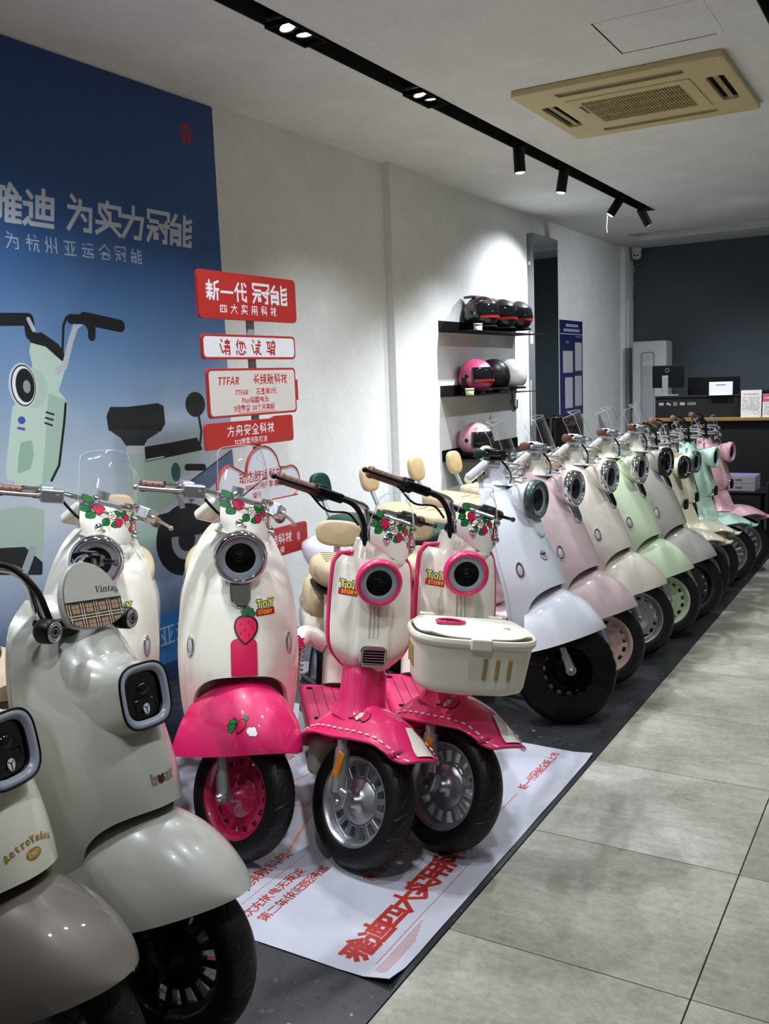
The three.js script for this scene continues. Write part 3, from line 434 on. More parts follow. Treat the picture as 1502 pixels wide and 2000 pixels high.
function scooterA(o) {
  const root = thing('electric_scooter', o.label, 'scooter', [0, 0, 0], 0, o.group); const s = o.steer * D2R, T = (m) => turnWith(m, s);
  T(wheel(root, 'front_tyre', 0, o.rim, o.rimKind ?? 'disc', o.hub ?? o.rim, o.tyre));
  if (o.cover) T(Object.assign(part(root, 'wheel_cover_bag', once('bag', () => surf(10, 72, (u, v) => { const a = v * 2 * PI, k = Math.sin(a * 29 + Math.sin(a * 7)) * 0.0016 + Math.sin(a * 13 + 1) * 0.0014 + Math.sin(a * 41) * 0.0012, q = (u - 0.5) * 2, r = (0.165 + 0.04 * (1 - q * q) ** 0.5) + k * (0.4 + Math.abs(q)); const rr = Math.abs(q) > 0.79 ? r * (1 - (Math.abs(q) - 0.79) * 1.9) : r; return [q * 0.056 + Math.sign(q) * k * 0.5, rr * Math.cos(a), rr * Math.sin(a)]; }, { closeV: true })), plain(0x060607, 0.38)), { userData: { label: 'black plastic bag wrapped round the tyre' } })).position.add(new THREE.Vector3(0, R, 0));
  for (const x of [-0.08, 0.08]) T(part(root, 'fork_leg', legGeo(x), o.fork ?? M.silver));
  T(part(root, 'front_fender', fenderGeo(1), o.fender ?? o.body));
  if (o.fenderMark) T(part(root, 'fender_sticker', surf(6, 12, (u, v) => { const z = -0.03 + v * 0.115, t = PI * (0.1 + u * 0.13); const yc = curve(FZY, z), ye = curve(FEY, z), q = Math.max(0, (z + 0.06) / 0.213), w = 0.138 * (1 - q ** 2.0) ** (1 / 2.0); return [-w * spow(Math.cos(t), 2 / 2.5) - 0.0012, ye + (yc - ye) * Math.sin(t) ** (2 / 2.3) + 0.0008, z + 0.0012]; }), o.fenderMark, 'strawberry and cloud sticker'));
  const ap = part(root, 'front_apron', apronGeo('A'), o.body); part(root, 'leg_shield', apronBack('A'), o.back ?? o.body); part(root, 'wheel_well', linerGeo, M.matte);
  for (const sx of [-1, 1]) { const p = apronAt('A', sx * 0.8, 0.615), b = part(root, 'turn_signal', signalGeo.bezel, M.chrome); b.position.set(p[0], p[1], p[2] + 0.004); b.rotation.set(-0.25, sx * 0.95, 0); part(b, 'signal_lens', signalGeo.lens, plain(0xc9ccd2, 0.15)); }
  (o.marks ?? []).forEach(([x, y, w, h, m, l], i) => part(ap, 'sticker', apronPatch('A', x, y, w, h, 0.0016 + i * 0.0004), m, l));
  roundHead(root, 0.885, -0.135, 0.02, o.bucket ?? o.body, o.ring ?? M.chrome);
  const tg = part(root, 'badge_tongue', tongueGeo, o.tongue ?? M.chrome); tg.position.set(0, 0.815, -0.16); tg.rotation.x = -0.45;
  T(part(root, 'steering_neck', neckA, o.neck ?? o.body)); T(part(root, 'handlebar', barA, M.chrome)); T(part(root, 'bar_clamp', clampA, M.silver));
  for (const sd of [-1, 1]) barEnd(root, sd, [sd * 0.315, 1.01, -0.43], [sd * 0.18, 1.035, -0.37], s, o.grip ?? M.brown, o.lever ?? M.silver, o.lever ?? M.silver, blockA);
  const da = part(root, 'dashboard', dashA, o.neck ?? o.body); da.position.set(0, 0.99, -0.41); da.rotation.x = -0.75; part(da, 'dash_display', dashFace, M.gloss); T(da);
  for (const g of bracketA) T(part(root, 'screen_bracket', g, M.silver)); windscreen(root, 'A', [0, 0.935, -0.195], 0, s, o.print, o.print ? 'clear windscreen with a strawberry garland over a white base' : undefined);
  T(part(root, 'brake_cable', tube([[-0.16, 1.03, -0.335], [-0.12, 0.99, -0.29], [-0.06, 0.96, -0.27], [-0.02, 0.9, -0.28]], 0.0045, 16, 6), cableMat));
  rearA(root, o); return root;
}
// -------- type B: slim shield, chrome risers --------
const W_B = [[0.535, 0.05], [0.56, 0.08], [0.595, 0.108], [0.63, 0.12], [0.72, 0.123], [0.82, 0.119], [0.855, 0.113], [0.875, 0.096]];
const Z_B = [[0.535, -0.115], [0.6, -0.1], [0.7, -0.125], [0.875, -0.185]];
const smooth = (a, b, x) => { const t = Math.min(1, Math.max(0, (x - a) / (b - a))); return t * t * (3 - 2 * t); };
function shieldAt(s, y) { const x = s * curve(W_B, y), e = 1 - smooth(0.045, 0.062, Math.abs(x)); return [x, y, curve(Z_B, y) - 0.045 * Math.abs(s) ** 3 + 0.018 * e * smooth(0.56, 0.6, y) * (1 - smooth(0.79, 0.83, y))]; }
const shieldGeo = surf(40, 48, (u, v) => shieldAt(v * 2 - 1, 0.535 + 0.34 * u), { thick: 0.01 });
const shieldBack = surf(24, 24, (u, v) => { const s = v * 2 - 1, y = 0.528 + 0.354 * u, p = shieldAt(s, Math.min(0.875, Math.max(0.535, y))); return [p[0] * 1.035, y, curve(Z_B, y) - 0.045 - 0.03 * (1 - s * s) - 0.022]; }, { thick: 0.012 });
const shieldRim = (() => { const p = []; for (let i = 0; i <= 20; i++) { const q = shieldAt(1, 0.535 + 0.34 * i / 20); p.push([q[0] * 1.02, q[1], q[2] - 0.018]); } for (let i = 20; i >= 0; i--) { const q = shieldAt(-1, 0.535 + 0.34 * i / 20); p.push([q[0] * 1.02, q[1], q[2] - 0.018]); } return tube(p, 0.007, 100, 8, true); })();
const shieldPatch = (cx, cy, w, h) => surf(6, 6, (u, v) => { const y = cy + (u - 0.5) * h, x = cx + (v - 0.5) * w, p = shieldAt(x / curve(W_B, y), y); return [p[0], p[1], p[2] + 0.0018]; });
const grooveGeo = join([-0.013, 0, 0.013].map((x) => tube([0, 0.33, 0.66, 1].map((t) => { const p = shieldAt(x / 0.12, 0.655 + t * 0.12); return [x, p[1], p[2] + 0.0008]; }), 0.0016, 10, 5)));
const grilleFrame = slab((() => { const s = rrect(0.078, 0.06, 0.016); s.holes.push(rrect(0.068, 0.05, 0.012)); return s; })(), 0.006, 0.002), grilleBars = [0, 1, 2, 3, 4, 5].map((k) => rbox(0.068, 0.0032, 0.009, 0.0015, 0, -0.0205 + k * 0.0082, 0.002, 2)), grilleBack = slab(rrect(0.068, 0.05, 0.012), 0.001, 0);
const B_C = [[-0.3, 0.24], [-0.27, 0.3], [-0.22, 0.385], [-0.14, 0.44], [-0.04, 0.462], [0.05, 0.455], [0.11, 0.43], [0.165, 0.405], [0.195, 0.398]], B_W = [[-0.3, 0.075], [-0.27, 0.08], [-0.15, 0.105], [0, 0.114], [0.1, 0.104], [0.17, 0.085], [0.195, 0.07]], B_D = [[-0.3, 0.035], [-0.27, 0.05], [-0.2, 0.085], [-0.1, 0.105], [0, 0.085], [0.1, 0.045], [0.16, 0.03], [0.195, 0.02]];
const fenderBAt = (z, t) => [t * curve(B_W, z), curve(B_C, z) - curve(B_D, z) * Math.abs(t) ** 2.1, z - (z > 0.14 ? 0.03 * t * t : 0)];
const fenderB = surf(36, 24, (u, v) => fenderBAt(-0.3 + 0.495 * u, v * 2 - 1), { thick: -0.005 });
const fenderLip = (() => { const p = []; for (let i = 0; i <= 24; i++) p.push(fenderBAt(-0.3 + 0.495 * i / 24, 1)); for (let i = 1; i < 8; i++) p.push(fenderBAt(0.195, 1 - i / 4)); for (let i = 24; i >= 0; i--) p.push(fenderBAt(-0.3 + 0.495 * i / 24, -1)); return tube(p, 0.0055, 120, 6); })();
const neckB = surf(12, 28, (u, v) => { const t = v * 2 * PI, y = 0.4 + u * 0.155, w = curve([[0, 0.084], [0.2, 0.072], [0.6, 0.066], [0.92, 0.064], [1, 0.054]], u), d = curve([[0, 0.085], [0.25, 0.062], [1, 0.05]], u); return [w * spow(Math.cos(t), 0.55), y, -0.1 - (y - 0.4) * 0.36 + d * spow(Math.sin(t), 0.55)]; }, { closeV: true, caps: true });
const stitchDash = join([...Array(17).keys()].flatMap((k) => [-1, 1].map((sd) => { const a = fenderBAt(-0.24 + k * 0.0265, sd * 0.9), b = fenderBAt(-0.226 + k * 0.0265, sd * 0.9); return rod([a[0] * 1.01, a[1] + 0.0035, a[2]], [b[0] * 1.01, b[1] + 0.0035, b[2]], 0.0024, 0.0024, 6); })));
const blazeGeo = surf(8, 6, (u, v) => { const p = fenderBAt(0.08 + 0.1 * u, (v - 0.5) * (0.25 + 0.7 * u)); return [p[0], p[1] + 0.005, p[2] + 0.003]; });
const stickerBGeo = surf(4, 8, (u, v) => { const p = fenderBAt(-0.09 + 0.085 * v, -0.6 + (u - 0.5) * -0.34); return [p[0] * 1.015 - 0.0015, p[1] + 0.002, p[2]]; });
const forkBLeg = (x) => { const o = Math.sign(x); return join([rod([x, 0.35, -0.065], [x, 0.3, -0.045], 0.017), rod([x, 0.33, -0.055], [x, 0.21, -0.02], 0.022, 0.024), rbox(0.03, 0.05, 0.07, 0.008, x, 0.205, -0.012), rod([x * 1.1, R, 0], [x * 0.4, R, 0], 0.012), cyl(0.02, 0.02, 0.03).rotateZ(PI / 2).translate(x, R, 0)]); };
const reflectGeo = rbox(0.006, 0.075, 0.026, 0.006, -0.108, 0.285, -0.034).rotateX(0);
const riserGeo = join([-0.022, 0.022].map((x) => tube([[x, 0.88, -0.275], [x * 1.05, 0.93, -0.29], [x * 1.2, 0.985, -0.315], [x * 1.6, 1.005, -0.325], [x * 5, 1.012, -0.335], [x * 8.5, 1.012, -0.36]], 0.011, 30, 9)));
const stemB = surf(10, 24, (u, v) => { const t = v * 2 * PI, y = 0.845 + u * 0.075, w = curve([[0, 0.07], [0.6, 0.058], [1, 0.05]], u); return [w * spow(Math.cos(t), 0.7), y, -0.255 - u * 0.02 + w * 0.85 * spow(Math.sin(t), 0.7)]; }, { closeV: true, caps: true });
const seatB = loftZ([[-0.66, 0.03, 0.68, 0.715], [-0.69, 0.075, 0.665, 0.745], [-0.76, 0.11, 0.655, 0.758], [-0.86, 0.122, 0.652, 0.755], [-0.95, 0.118, 0.655, 0.757], [-1.0, 0.09, 0.67, 0.75], [-1.02, 0.04, 0.69, 0.735]], 20, 28, 2.9);
const seatBPan = loftZ([[-0.68, 0.05, 0.64, 0.665], [-0.76, 0.1, 0.635, 0.66], [-0.95, 0.11, 0.635, 0.66], [-1.0, 0.07, 0.645, 0.67]], 12, 24, 2.8);
const quiltB = join([0, 1, 2, 3, 4].map((k) => tube([-0.08, -0.05, 0, 0.05, 0.08].map((x) => [x, 0.7585 - 0.9 * x * x, -0.75 - k * 0.045 - Math.abs(x) * 0.35]), 0.0014, 12, 5)));
const padB = surf(12, 28, (u, v) => { const t = v * 2 * PI, q = (u - 0.5) * 2, k = (1 - Math.abs(q) ** 3.2) ** (1 / 3.2); return [0.09 * k * spow(Math.cos(t), 0.68), 0.052 * k * spow(Math.sin(t), 0.68), 0.024 * q]; }, { closeV: true });
const boxB = loftZ([[-0.8, 0.085, 0.52, 0.62], [-0.86, 0.115, 0.5, 0.64], [-1.05, 0.125, 0.5, 0.645], [-1.2, 0.1, 0.53, 0.64], [-1.25, 0.05, 0.56, 0.62]], 16, 28, 2.8), tubB = loftZ([[-0.78, 0.08, 0.42, 0.55], [-0.86, 0.12, 0.39, 0.56], [-1.1, 0.128, 0.42, 0.565], [-1.25, 0.08, 0.47, 0.55]], 16, 28, 2.6);
const deckB = join([rbox(0.3, 0.035, 0.42, 0.016, 0, 0.325, -0.41), rbox(0.24, 0.03, 0.12, 0.014, 0, 0.33, -0.18)]), skirtB = rbox(0.29, 0.13, 0.44, 0.03, 0, 0.245, -0.4);
const deckGroove = join([-0.11, -0.075, -0.04, 0, 0.04, 0.075, 0.11].map((x) => box(x - 0.0012, x + 0.0012, 0.342, 0.3435, -0.58, -0.24)));
const deckScrew = cyl(0.011, 0.011, 0.003, 14);
const springGeo = (() => { const p = []; for (let i = 0; i <= 90; i++) { const a = i / 90 * 9 * 2 * PI; p.push([Math.cos(a) * 0.024, i / 90 * 0.15, Math.sin(a) * 0.024]); } return tube(p, 0.0042, 220, 6); })();
function scooterB(o) {
  const root = thing('electric_scooter', o.label, 'scooter', [0, 0, 0], 0, o.group), s = o.steer * D2R, T = (m) => turnWith(m, s);
  T(wheel(root, 'front_tyre', 0, M.silver, 'spoke')); for (const x of [-0.088, 0.088]) T(part(root, 'fork_leg', forkBLeg(x), M.silver));
  T(part(root, 'fork_reflector', reflectGeo, M.amber, 'amber side reflector'));
  const fd = T(part(root, 'front_fender', join([fenderB, fenderLip]), o.fender)); T(part(root, 'fork_cover', neckB, o.fender));
  if (o.stitch) { part(fd, 'fender_stitching', stitchDash, plain(0xf2eee2, 0.6)); part(fd, 'fender_blaze', blazeGeo, paint(0xece8d6)); part(fd, 'fender_sticker', stickerBGeo, stickerRowMat); }
  const sh = part(root, 'front_shield', shieldGeo, o.body); part(root, 'shield_back', join([shieldBack, shieldRim]), o.trim ?? o.body); part(sh, 'shield_grooves', grooveGeo, plain(0xa9a596, 0.6));
  const gf = part(root, 'horn_grille', grilleFrame, M.chrome); gf.position.set(0.004, 0.602, -0.081); gf.rotation.x = 0.0; part(gf, 'grille_back', grilleBack, M.matte); for (const g of grilleBars) part(gf, 'grille_bar', g, M.chrome);
  for (const [x, y, w, h, m, l] of o.marks ?? []) part(sh, 'sticker', shieldPatch(x, y, w, h), m, l);
  roundHead(root, 0.822, -0.085, 0.02, o.bucket ?? o.body, o.ring, 0.84); part(root, 'stem_cover', stemB, o.body);
  T(part(root, 'handlebar', riserGeo, M.chrome)); T(part(root, 'riser_clamp', join([rbox(0.09, 0.03, 0.05, 0.01, 0, 0.925, -0.285), rbox(0.06, 0.02, 0.03, 0.006, 0, 0.99, -0.318)]), M.black));
  for (const sd of [-1, 1]) barEnd(root, sd, [sd * 0.325, 1.015, -0.42], [sd * 0.19, 1.012, -0.36], s, M.brown, M.black, M.black, blockB);
  T(part(root, 'brake_cable', join([tube([[-0.2, 1.01, -0.33], [-0.12, 1.005, -0.29], [-0.07, 0.96, -0.275], [-0.055, 0.91, -0.265], [-0.04, 0.85, -0.24]], 0.0085, 26, 7), tube([[0.2, 1.01, -0.33], [0.11, 1.0, -0.29], [0.07, 0.95, -0.275], [0.05, 0.9, -0.27]], 0.007, 24, 7), tube([[-0.25, 1.0, -0.35], [-0.19, 0.965, -0.32], [-0.12, 0.975, -0.3], [-0.08, 0.95, -0.285]], 0.0035, 18, 6)]), cableMat));
  for (const g of once('brB', () => [rod([-0.05, 1.0, -0.2], [-0.03, 1.0, -0.315], 0.005), rod([0.05, 1.0, -0.2], [0.03, 1.0, -0.315], 0.005), rod([-0.055, 0.96, -0.19], [-0.03, 0.95, -0.3], 0.005), rod([0.055, 0.96, -0.19], [0.03, 0.95, -0.3], 0.005)])) T(part(root, 'screen_bracket', g, M.silver));
  windscreen(root, 'B', [0, 0.885, -0.155], 0, s, o.print, o.print ? 'small windscreen with a strawberry garland over a white base' : undefined);
  const dk = part(root, 'floorboard', deckB, o.deck ?? o.body); part(dk, 'deck_grooves', deckGroove, o.deckDark ?? plain(0x4a0a1e, 0.7));
  for (const [x, z] of [[-0.12, -0.26], [0.12, -0.26], [-0.12, -0.56], [0.12, -0.56]]) { const k = part(dk, 'deck_screw', deckScrew, M.matte); k.position.set(x, 0.3435, z); }
  part(root, 'side_skirt', skirtB, o.body); part(root, 'seat_tube', join([tube([[-0.02, 0.34, -0.62], [-0.02, 0.46, -0.68], [-0.02, 0.6, -0.78], [-0.02, 0.66, -0.84]], 0.05, 16, 14), tube([[-0.06, 0.47, -0.68], [-0.13, 0.5, -0.69], [-0.165, 0.48, -0.66]], 0.034, 16, 12)]), o.body);
  const sp = part(root, 'shock_absorber', springGeo, M.chrome); sp.position.set(-0.165, 0.33, -0.655); part(sp, 'shock_cap', join([cyl(0.03, 0.026, 0.03).translate(0, 0.155, 0), cyl(0.014, 0.014, 0.16).translate(0, 0.07, 0)]), o.fender);
  part(root, 'storage_tub', tubB, o.body); const bx = part(root, 'pillion_pad', boxB, o.seat); part(bx, 'pad_trim', tube([[-0.09, 0.548, -0.83], [-0.126, 0.545, -0.92], [-0.13, 0.545, -1.05], [-0.11, 0.55, -1.18]], 0.005, 18, 6), M.chrome);
  const st = part(root, 'seat', seatB, o.seat); part(st, 'seat_quilting', quiltB, stitchMat); part(st, 'seat_pan', seatBPan, M.black);
  part(root, 'backrest_post', join([rod([0, 0.62, -1.06], [0, 0.8, -1.09], 0.013)]), M.silver); const pad = part(root, 'backrest', padB, o.seat); pad.position.set(0, 0.815, -1.075); pad.rotation.x = -0.12;
  part(root, 'footpeg', rod([-0.2, 0.44, -0.98], [-0.08, 0.44, -0.96], 0.014), M.black); part(root, 'rear_fender', join([rbox(0.14, 0.03, 0.3, 0.014, 0, 0.405, -1.15), rod([-0.075, 0.3, -0.7], [-0.075, R, -1.15], 0.018), rod([0.075, 0.3, -0.7], [0.075, R, -1.15], 0.018)]), M.black);
  wheel(root, 'rear_tyre', -1.15, M.silver, 'spoke'); part(root, 'side_stand', standGeo, M.black); return root;
}
// -------- type C: fat apron with a square headlight --------
const sq = (w, h, n, t) => [w * spow(Math.cos(t), 2 / n), h * spow(Math.sin(t), 2 / n)];
const headC = {
  housing: surf(12, 48, (u, v) => { const t = v * 2 * PI, k = u, w = curve([[0, 0.138], [0.25, 0.112], [0.55, 0.092], [0.85, 0.085], [1, 0.08]], k), h = curve([[0, 0.15], [0.25, 0.118], [0.55, 0.095], [0.85, 0.086], [1, 0.081]], k), p = sq(w, h, 3.2 - 0.6 * (1 - k), t); return [p[0], p[1] - 0.02 * (1 - k), -0.13 + 0.13 * k ** 0.8]; }, { closeV: true }),
  band: surf(6, 48, (u, v) => { const p = sq(0.08 - 0.02 * u, 0.081 - 0.02 * u, 3.4, v * 2 * PI); return [p[0], p[1], 0.006 * Math.sin(u * PI) - 0.006 * u]; }, { closeV: true }),
  trim: surf(6, 48, (u, v) => { const a = u * 2 * PI, p = sq(0.0815 + 0.003 * Math.cos(a), 0.0825 + 0.003 * Math.cos(a), 3.3, v * 2 * PI); return [p[0], p[1], 0.003 * Math.sin(a)]; }, { closeV: true }),
  lens: surf(6, 48, (u, v) => { const p = sq(0.06 * (1 - u), 0.061 * (1 - u), 3, v * 2 * PI); return [p[0], p[1], -0.012 + 0.008 * u]; }, { closeV: true }),
  reflector: join([rbox(0.07, 0.03, 0.012, 0.006, 0, -0.022, -0.012), new THREE.SphereGeometry(0.02, 20, 12).scale(1.1, 0.9, 0.5).translate(0, 0.018, -0.008)]),
};
const visorShape = (() => { const s = new THREE.Shape(); s.moveTo(-0.075, -0.05); s.bezierCurveTo(-0.09, 0.0, -0.07, 0.075, -0.01, 0.078); s.bezierCurveTo(0.05, 0.075, 0.085, 0.01, 0.075, -0.045); s.bezierCurveTo(0.06, -0.075, -0.06, -0.078, -0.075, -0.05); return s; })();
const visorFace = planar(new THREE.ShapeGeometry(visorShape, 20).translate(0, 0, 0.0145), -0.085, 0.085, -0.078, 0.078), visorGeo = slab(visorShape, 0.008, 0.003, 20);
const lampPuck = lathe([[0, 0.012], [0.01, 0.0125], [0.022, 0.01], [0.026, 0.005], [0.027, -0.02], [0.02, -0.03], [0, -0.03]], 28).rotateX(PI / 2), lampRings = join([0.008, 0.014, 0.02].map((r) => new THREE.TorusGeometry(r, 0.0012, 6, 24).translate(0, 0, 0.0125)));
const barC = join([-1, 1].map((k) => tube([[k * 0.05, 0.87, -0.33], [k * 0.075, 0.91, -0.33], [k * 0.085, 0.97, -0.345], [k * 0.105, 1.005, -0.37], [k * 0.16, 1.015, -0.4], [k * 0.24, 1.01, -0.44]], 0.0115, 30, 10)));
function scooterC(o) {
  const root = thing('electric_scooter', o.label, 'scooter', [0, 0, 0], 0, o.group), s = o.steer * D2R, T = (m) => turnWith(m, s);
  T(wheel(root, 'front_tyre', 0, o.rim, 'spoke', o.hub ?? o.rim)); for (const x of [-0.085, 0.085]) T(part(root, 'fork_leg', join([legGeo(x, 0.021), cyl(0.026, 0.026, 0.04).rotateZ(PI / 2).translate(x, R, 0)]), M.black));
  T(part(root, 'front_fender', once('fenderC', () => fenderGeo(1.08).clone().scale(0.95, 0.95, 1)), o.fender)); const ap = part(root, 'front_apron', apronGeo('C'), o.body); part(root, 'leg_shield', apronBack('C'), o.body); part(root, 'wheel_well', linerGeo, M.matte).scale.x = 0.78;
  for (const [x, y, w, h, m, l] of o.marks ?? []) part(ap, 'sticker', apronPatch('C', x, y, w, h), m, l);
  const h = part(root, 'headlight_housing', headC.housing, o.body); h.position.set(0, 0.752, -0.068); h.rotation.x = -0.2; h.scale.set(0.82, 0.84, 1);
  part(h, 'light_band', headC.band, M.drl); part(h, 'headlight_trim', headC.trim, M.black); part(h, 'headlight_lens', headC.lens, M.gloss); part(h, 'reflector', headC.reflector, M.gloss); const em = part(h, 'lens_emblem', once('emb', () => new THREE.PlaneGeometry(0.03, 0.036).translate(0, -0.035, -0.004)), emblemMat);
  T(part(root, 'handlebar', barC, M.chrome)); T(part(root, 'riser_clamp', join([rbox(0.17, 0.04, 0.07, 0.014, 0, 0.88, -0.31), rbox(0.24, 0.02, 0.025, 0.006, 0, 0.875, -0.265)]), M.black));
  for (const sd of [-1, 1]) barEnd(root, sd, [sd * 0.35, 0.995, -0.505], [sd * 0.22, 1.01, -0.435], s, M.black, M.black, M.black, blockB);
  T(part(root, 'brake_cable', join([tube([[-0.23, 1.0, -0.41], [-0.15, 1.02, -0.36], [-0.11, 0.97, -0.31], [-0.09, 0.91, -0.29], [-0.05, 0.86, -0.3]], 0.007, 28, 8), tube([[0.22, 1.0, -0.41], [0.14, 1.01, -0.35], [0.115, 0.95, -0.31], [0.09, 0.89, -0.29]], 0.007, 26, 8)]), cableMat));
  if (o.visor) { const v = part(root, 'visor_plate', visorGeo, o.body); v.position.set(0, 0.945, -0.255); v.rotation.x = -0.3; v.scale.set(1.25, 1, 1); T(v); part(v, 'visor_print', visorFace, o.visor, 'beige tartan band and script lettering'); }
  for (const sd of [-1, 1]) { const l = part(root, 'turn_signal', lampPuck, M.black); l.position.set(sd * 0.135, 0.885, -0.245); T(l); part(l, 'signal_lens', once('puck', () => new THREE.CircleGeometry(0.023, 24).translate(0, 0, 0.0118)), M.silver); part(l, 'lens_ring', lampRings, M.chrome); }
  part(root, 'steering_neck', rod([0, 0.8, -0.3], [0, 0.9, -0.32], 0.05, 0.04, 20), M.black); rearA(root, o); return root;
}
// pose: front contact x, z; heading from +x toward +z; lean to the rider's left; rests on the ground
function pose(root, x, z, az, lean) {
  root.rotation.order = 'YXZ'; root.rotation.set(0, (90 - az) * D2R, -lean * D2R); root.position.set(0, 0, 0); root.updateMatrixWorld(true);
  let lo = 1; const v = new THREE.Vector3(), c = new THREE.Vector3();
  root.traverse((m) => { if (m.isMesh && /tyre|cover_bag/.test(m.name)) { if (m.name === 'front_tyre') c.setFromMatrixPosition(m.matrixWorld); const p = m.geometry.attributes.position; for (let i = 0; i < p.count; i++) { v.fromBufferAttribute(p, i).applyMatrix4(m.matrixWorld); lo = Math.min(lo, v.y); } } });
  root.position.set(x - c.x, -lo, z - c.z); return root;
}
// ---- printed stickers ----
const decal = (w, h, d) => printMat(canvasTex(w, h, d));
const logoMat = decal(256, 200, (x, w, h) => { x.clearRect(0, 0, w, h); x.fillStyle = '#b3161c'; x.beginPath(); x.moveTo(12, 128); x.lineTo(248, 122); x.lineTo(252, 196); x.lineTo(4, 198); x.fill(); x.font = 'bold 60px sans-serif'; x.textAlign = 'center'; x.fillStyle = '#f0c419'; x.fillText('STORY', 128, 184);
  x.font = 'bold 118px sans-serif'; x.lineJoin = 'round'; x.lineWidth = 22; x.strokeStyle = '#2b4d6e'; x.strokeText('T', 52, 116); x.strokeText('Y', 206, 116); x.font = 'bold 92px sans-serif'; x.strokeText('O', 128, 118); x.lineWidth = 9; x.strokeStyle = '#5f9440'; x.fillStyle = '#f1d21a'; x.strokeText('O', 128, 118); x.fillText('O', 128, 118); x.font = 'bold 118px sans-serif'; for (const [c, p] of [['T', 52], ['Y', 206]]) { x.strokeText(c, p, 116); x.fillText(c, p, 116); } });
const berryMat = decal(320, 300, (x, w, h) => { x.clearRect(0, 0, w, h); berry(x, 150, 170, 108, 0.1); for (const a of [-2.6, -2.0, -1.4, -0.8, -0.2]) leaf(x, 168, 80, 40, a); });
const pinkPatchMat = decal(200, 300, (x, w, h) => { x.clearRect(0, 0, w, h); x.fillStyle = '#cf1250'; x.strokeStyle = '#2a0610'; x.lineWidth = 6; x.beginPath(); x.moveTo(8, 300); x.lineTo(8, 60); x.quadraticCurveTo(10, 8, 70, 6); x.lineTo(130, 6); x.quadraticCurveTo(190, 8, 192, 60); x.lineTo(192, 300); x.fill(); });
const fenderBerry = decal(400, 140, (x, w, h) => { x.clearRect(0, 0, w, h); leaf(x, 150, 80, 60, 2.9); leaf(x, 150, 92, 50, 2.5); berry(x, 200, 76, 50, 0.1); for (const a of [-2.2, -1.4, -0.6]) leaf(x, 205, 34, 22, a); x.fillStyle = '#f6f2f0'; for (const [a, b, r] of [[300, 84, 26], [330, 70, 28], [355, 84, 24], [325, 92, 26]]) { x.beginPath(); x.arc(a, b, r, 0, 7); x.fill(); } });
const stickerRowMat = decal(300, 110, (x, w, h) => { x.clearRect(0, 0, w, h); for (const p of [60, 240]) { berry(x, p, 56, 40, 0.2); } for (const p of [110, 190]) berry(x, p, 58, 36, -0.3); blossom(x, 150, 56, 36); });
const emblemMat = decal(128, 150, (x, w, h) => { x.clearRect(0, 0, w, h); emblem(x, 64, 75, 62, '#c9ccd2'); });
const smallMark = decal(128, 64, (x, w, h) => { x.clearRect(0, 0, w, h); x.fillStyle = '#3d4a55'; x.fillRect(6, 6, 116, 52); x.fillStyle = '#c9d0d6'; x.fillRect(16, 16, 60, 12); x.fillRect(46, 36, 66, 12); });
const bearMat = decal(320, 128, (x, w, h) => { x.clearRect(0, 0, w, h); x.font = 'bold 120px sans-serif'; x.fillStyle = '#8c7658'; x.fillText('b', 6, 104); x.fillText('ar', 158, 104); x.fillStyle = '#3d2413'; x.beginPath(); x.ellipse(118, 76, 36, 30, 0, 0, 7); x.fill(); for (const s of [-1, 1]) { x.beginPath(); x.arc(118 + s * 24, 48, 13, 0, 7); x.fill(); } });
const retroMat = decal(420, 210, (x, w, h) => { x.clearRect(0, 0, w, h); x.fillStyle = '#a07c22'; x.font = 'bold 62px serif'; const s = 'RetroYadea'; x.textAlign = 'center'; [...s].forEach((c, i) => { const a = (i - 4.5) * 0.115; x.save(); x.translate(210 + Math.sin(a) * 380, 468 - Math.cos(a) * 380); x.rotate(a); x.fillText(c, 0, 0); x.restore(); }); x.beginPath(); x.ellipse(210, 158, 66, 36, 0, 0, 7); x.fill(); x.fillStyle = '#d8d2bd'; x.font = 'bold 46px serif'; x.fillText('1997', 210, 174); });
const roundBadge = decal(128, 128, (x, w, h) => { x.clearRect(0, 0, w, h); x.beginPath(); x.arc(64, 64, 56, 0, 7); x.fillStyle = '#d7d8da'; x.fill(); x.lineWidth = 8; x.strokeStyle = '#1b1f24'; x.stroke(); x.fillStyle = '#1d3a34'; x.fillRect(20, 30, 88, 26); x.fillStyle = '#b33a3a'; x.fillRect(28, 58, 72, 14); x.fillStyle = '#1b1f24'; x.fillRect(40, 82, 48, 8); });
function plaid(x, w, h, base, bands) { x.fillStyle = base; x.fillRect(0, 0, w, h); for (const [p, t, c, a] of bands) { x.globalAlpha = a; x.fillStyle = c; for (let k = -1; k < 8; k++) { x.fillRect(k * 110 + p, 0, t, h); x.fillRect(0, k * 110 + p, w, t); } } x.globalAlpha = 1; }
const BURL = [[8, 12, '#141414', 0.7], [28, 12, '#141414', 0.7], [48, 12, '#141414', 0.7], [20, 7, '#efe6d2', 0.85], [40, 7, '#efe6d2', 0.85], [84, 4, '#7a1f24', 0.9]];
const visorMat = new THREE.MeshPhysicalMaterial({ clearcoat: 1, clearcoatRoughness: 0.03, roughness: 0.4, map: canvasTex(512, 470, (x, w, h) => { x.fillStyle = '#c6c5ba'; x.fillRect(0, 0, w, h); x.save(); x.beginPath(); x.rect(0, h * 0.56, w, h); x.clip(); plaid(x, w, h, '#b49c78', BURL); x.restore(); x.fillStyle = '#1a1512'; x.fillRect(0, h * 0.55, w, 12); x.font = 'italic bold 62px serif'; x.fillText('Vintage', 270, h * 0.46); }) });
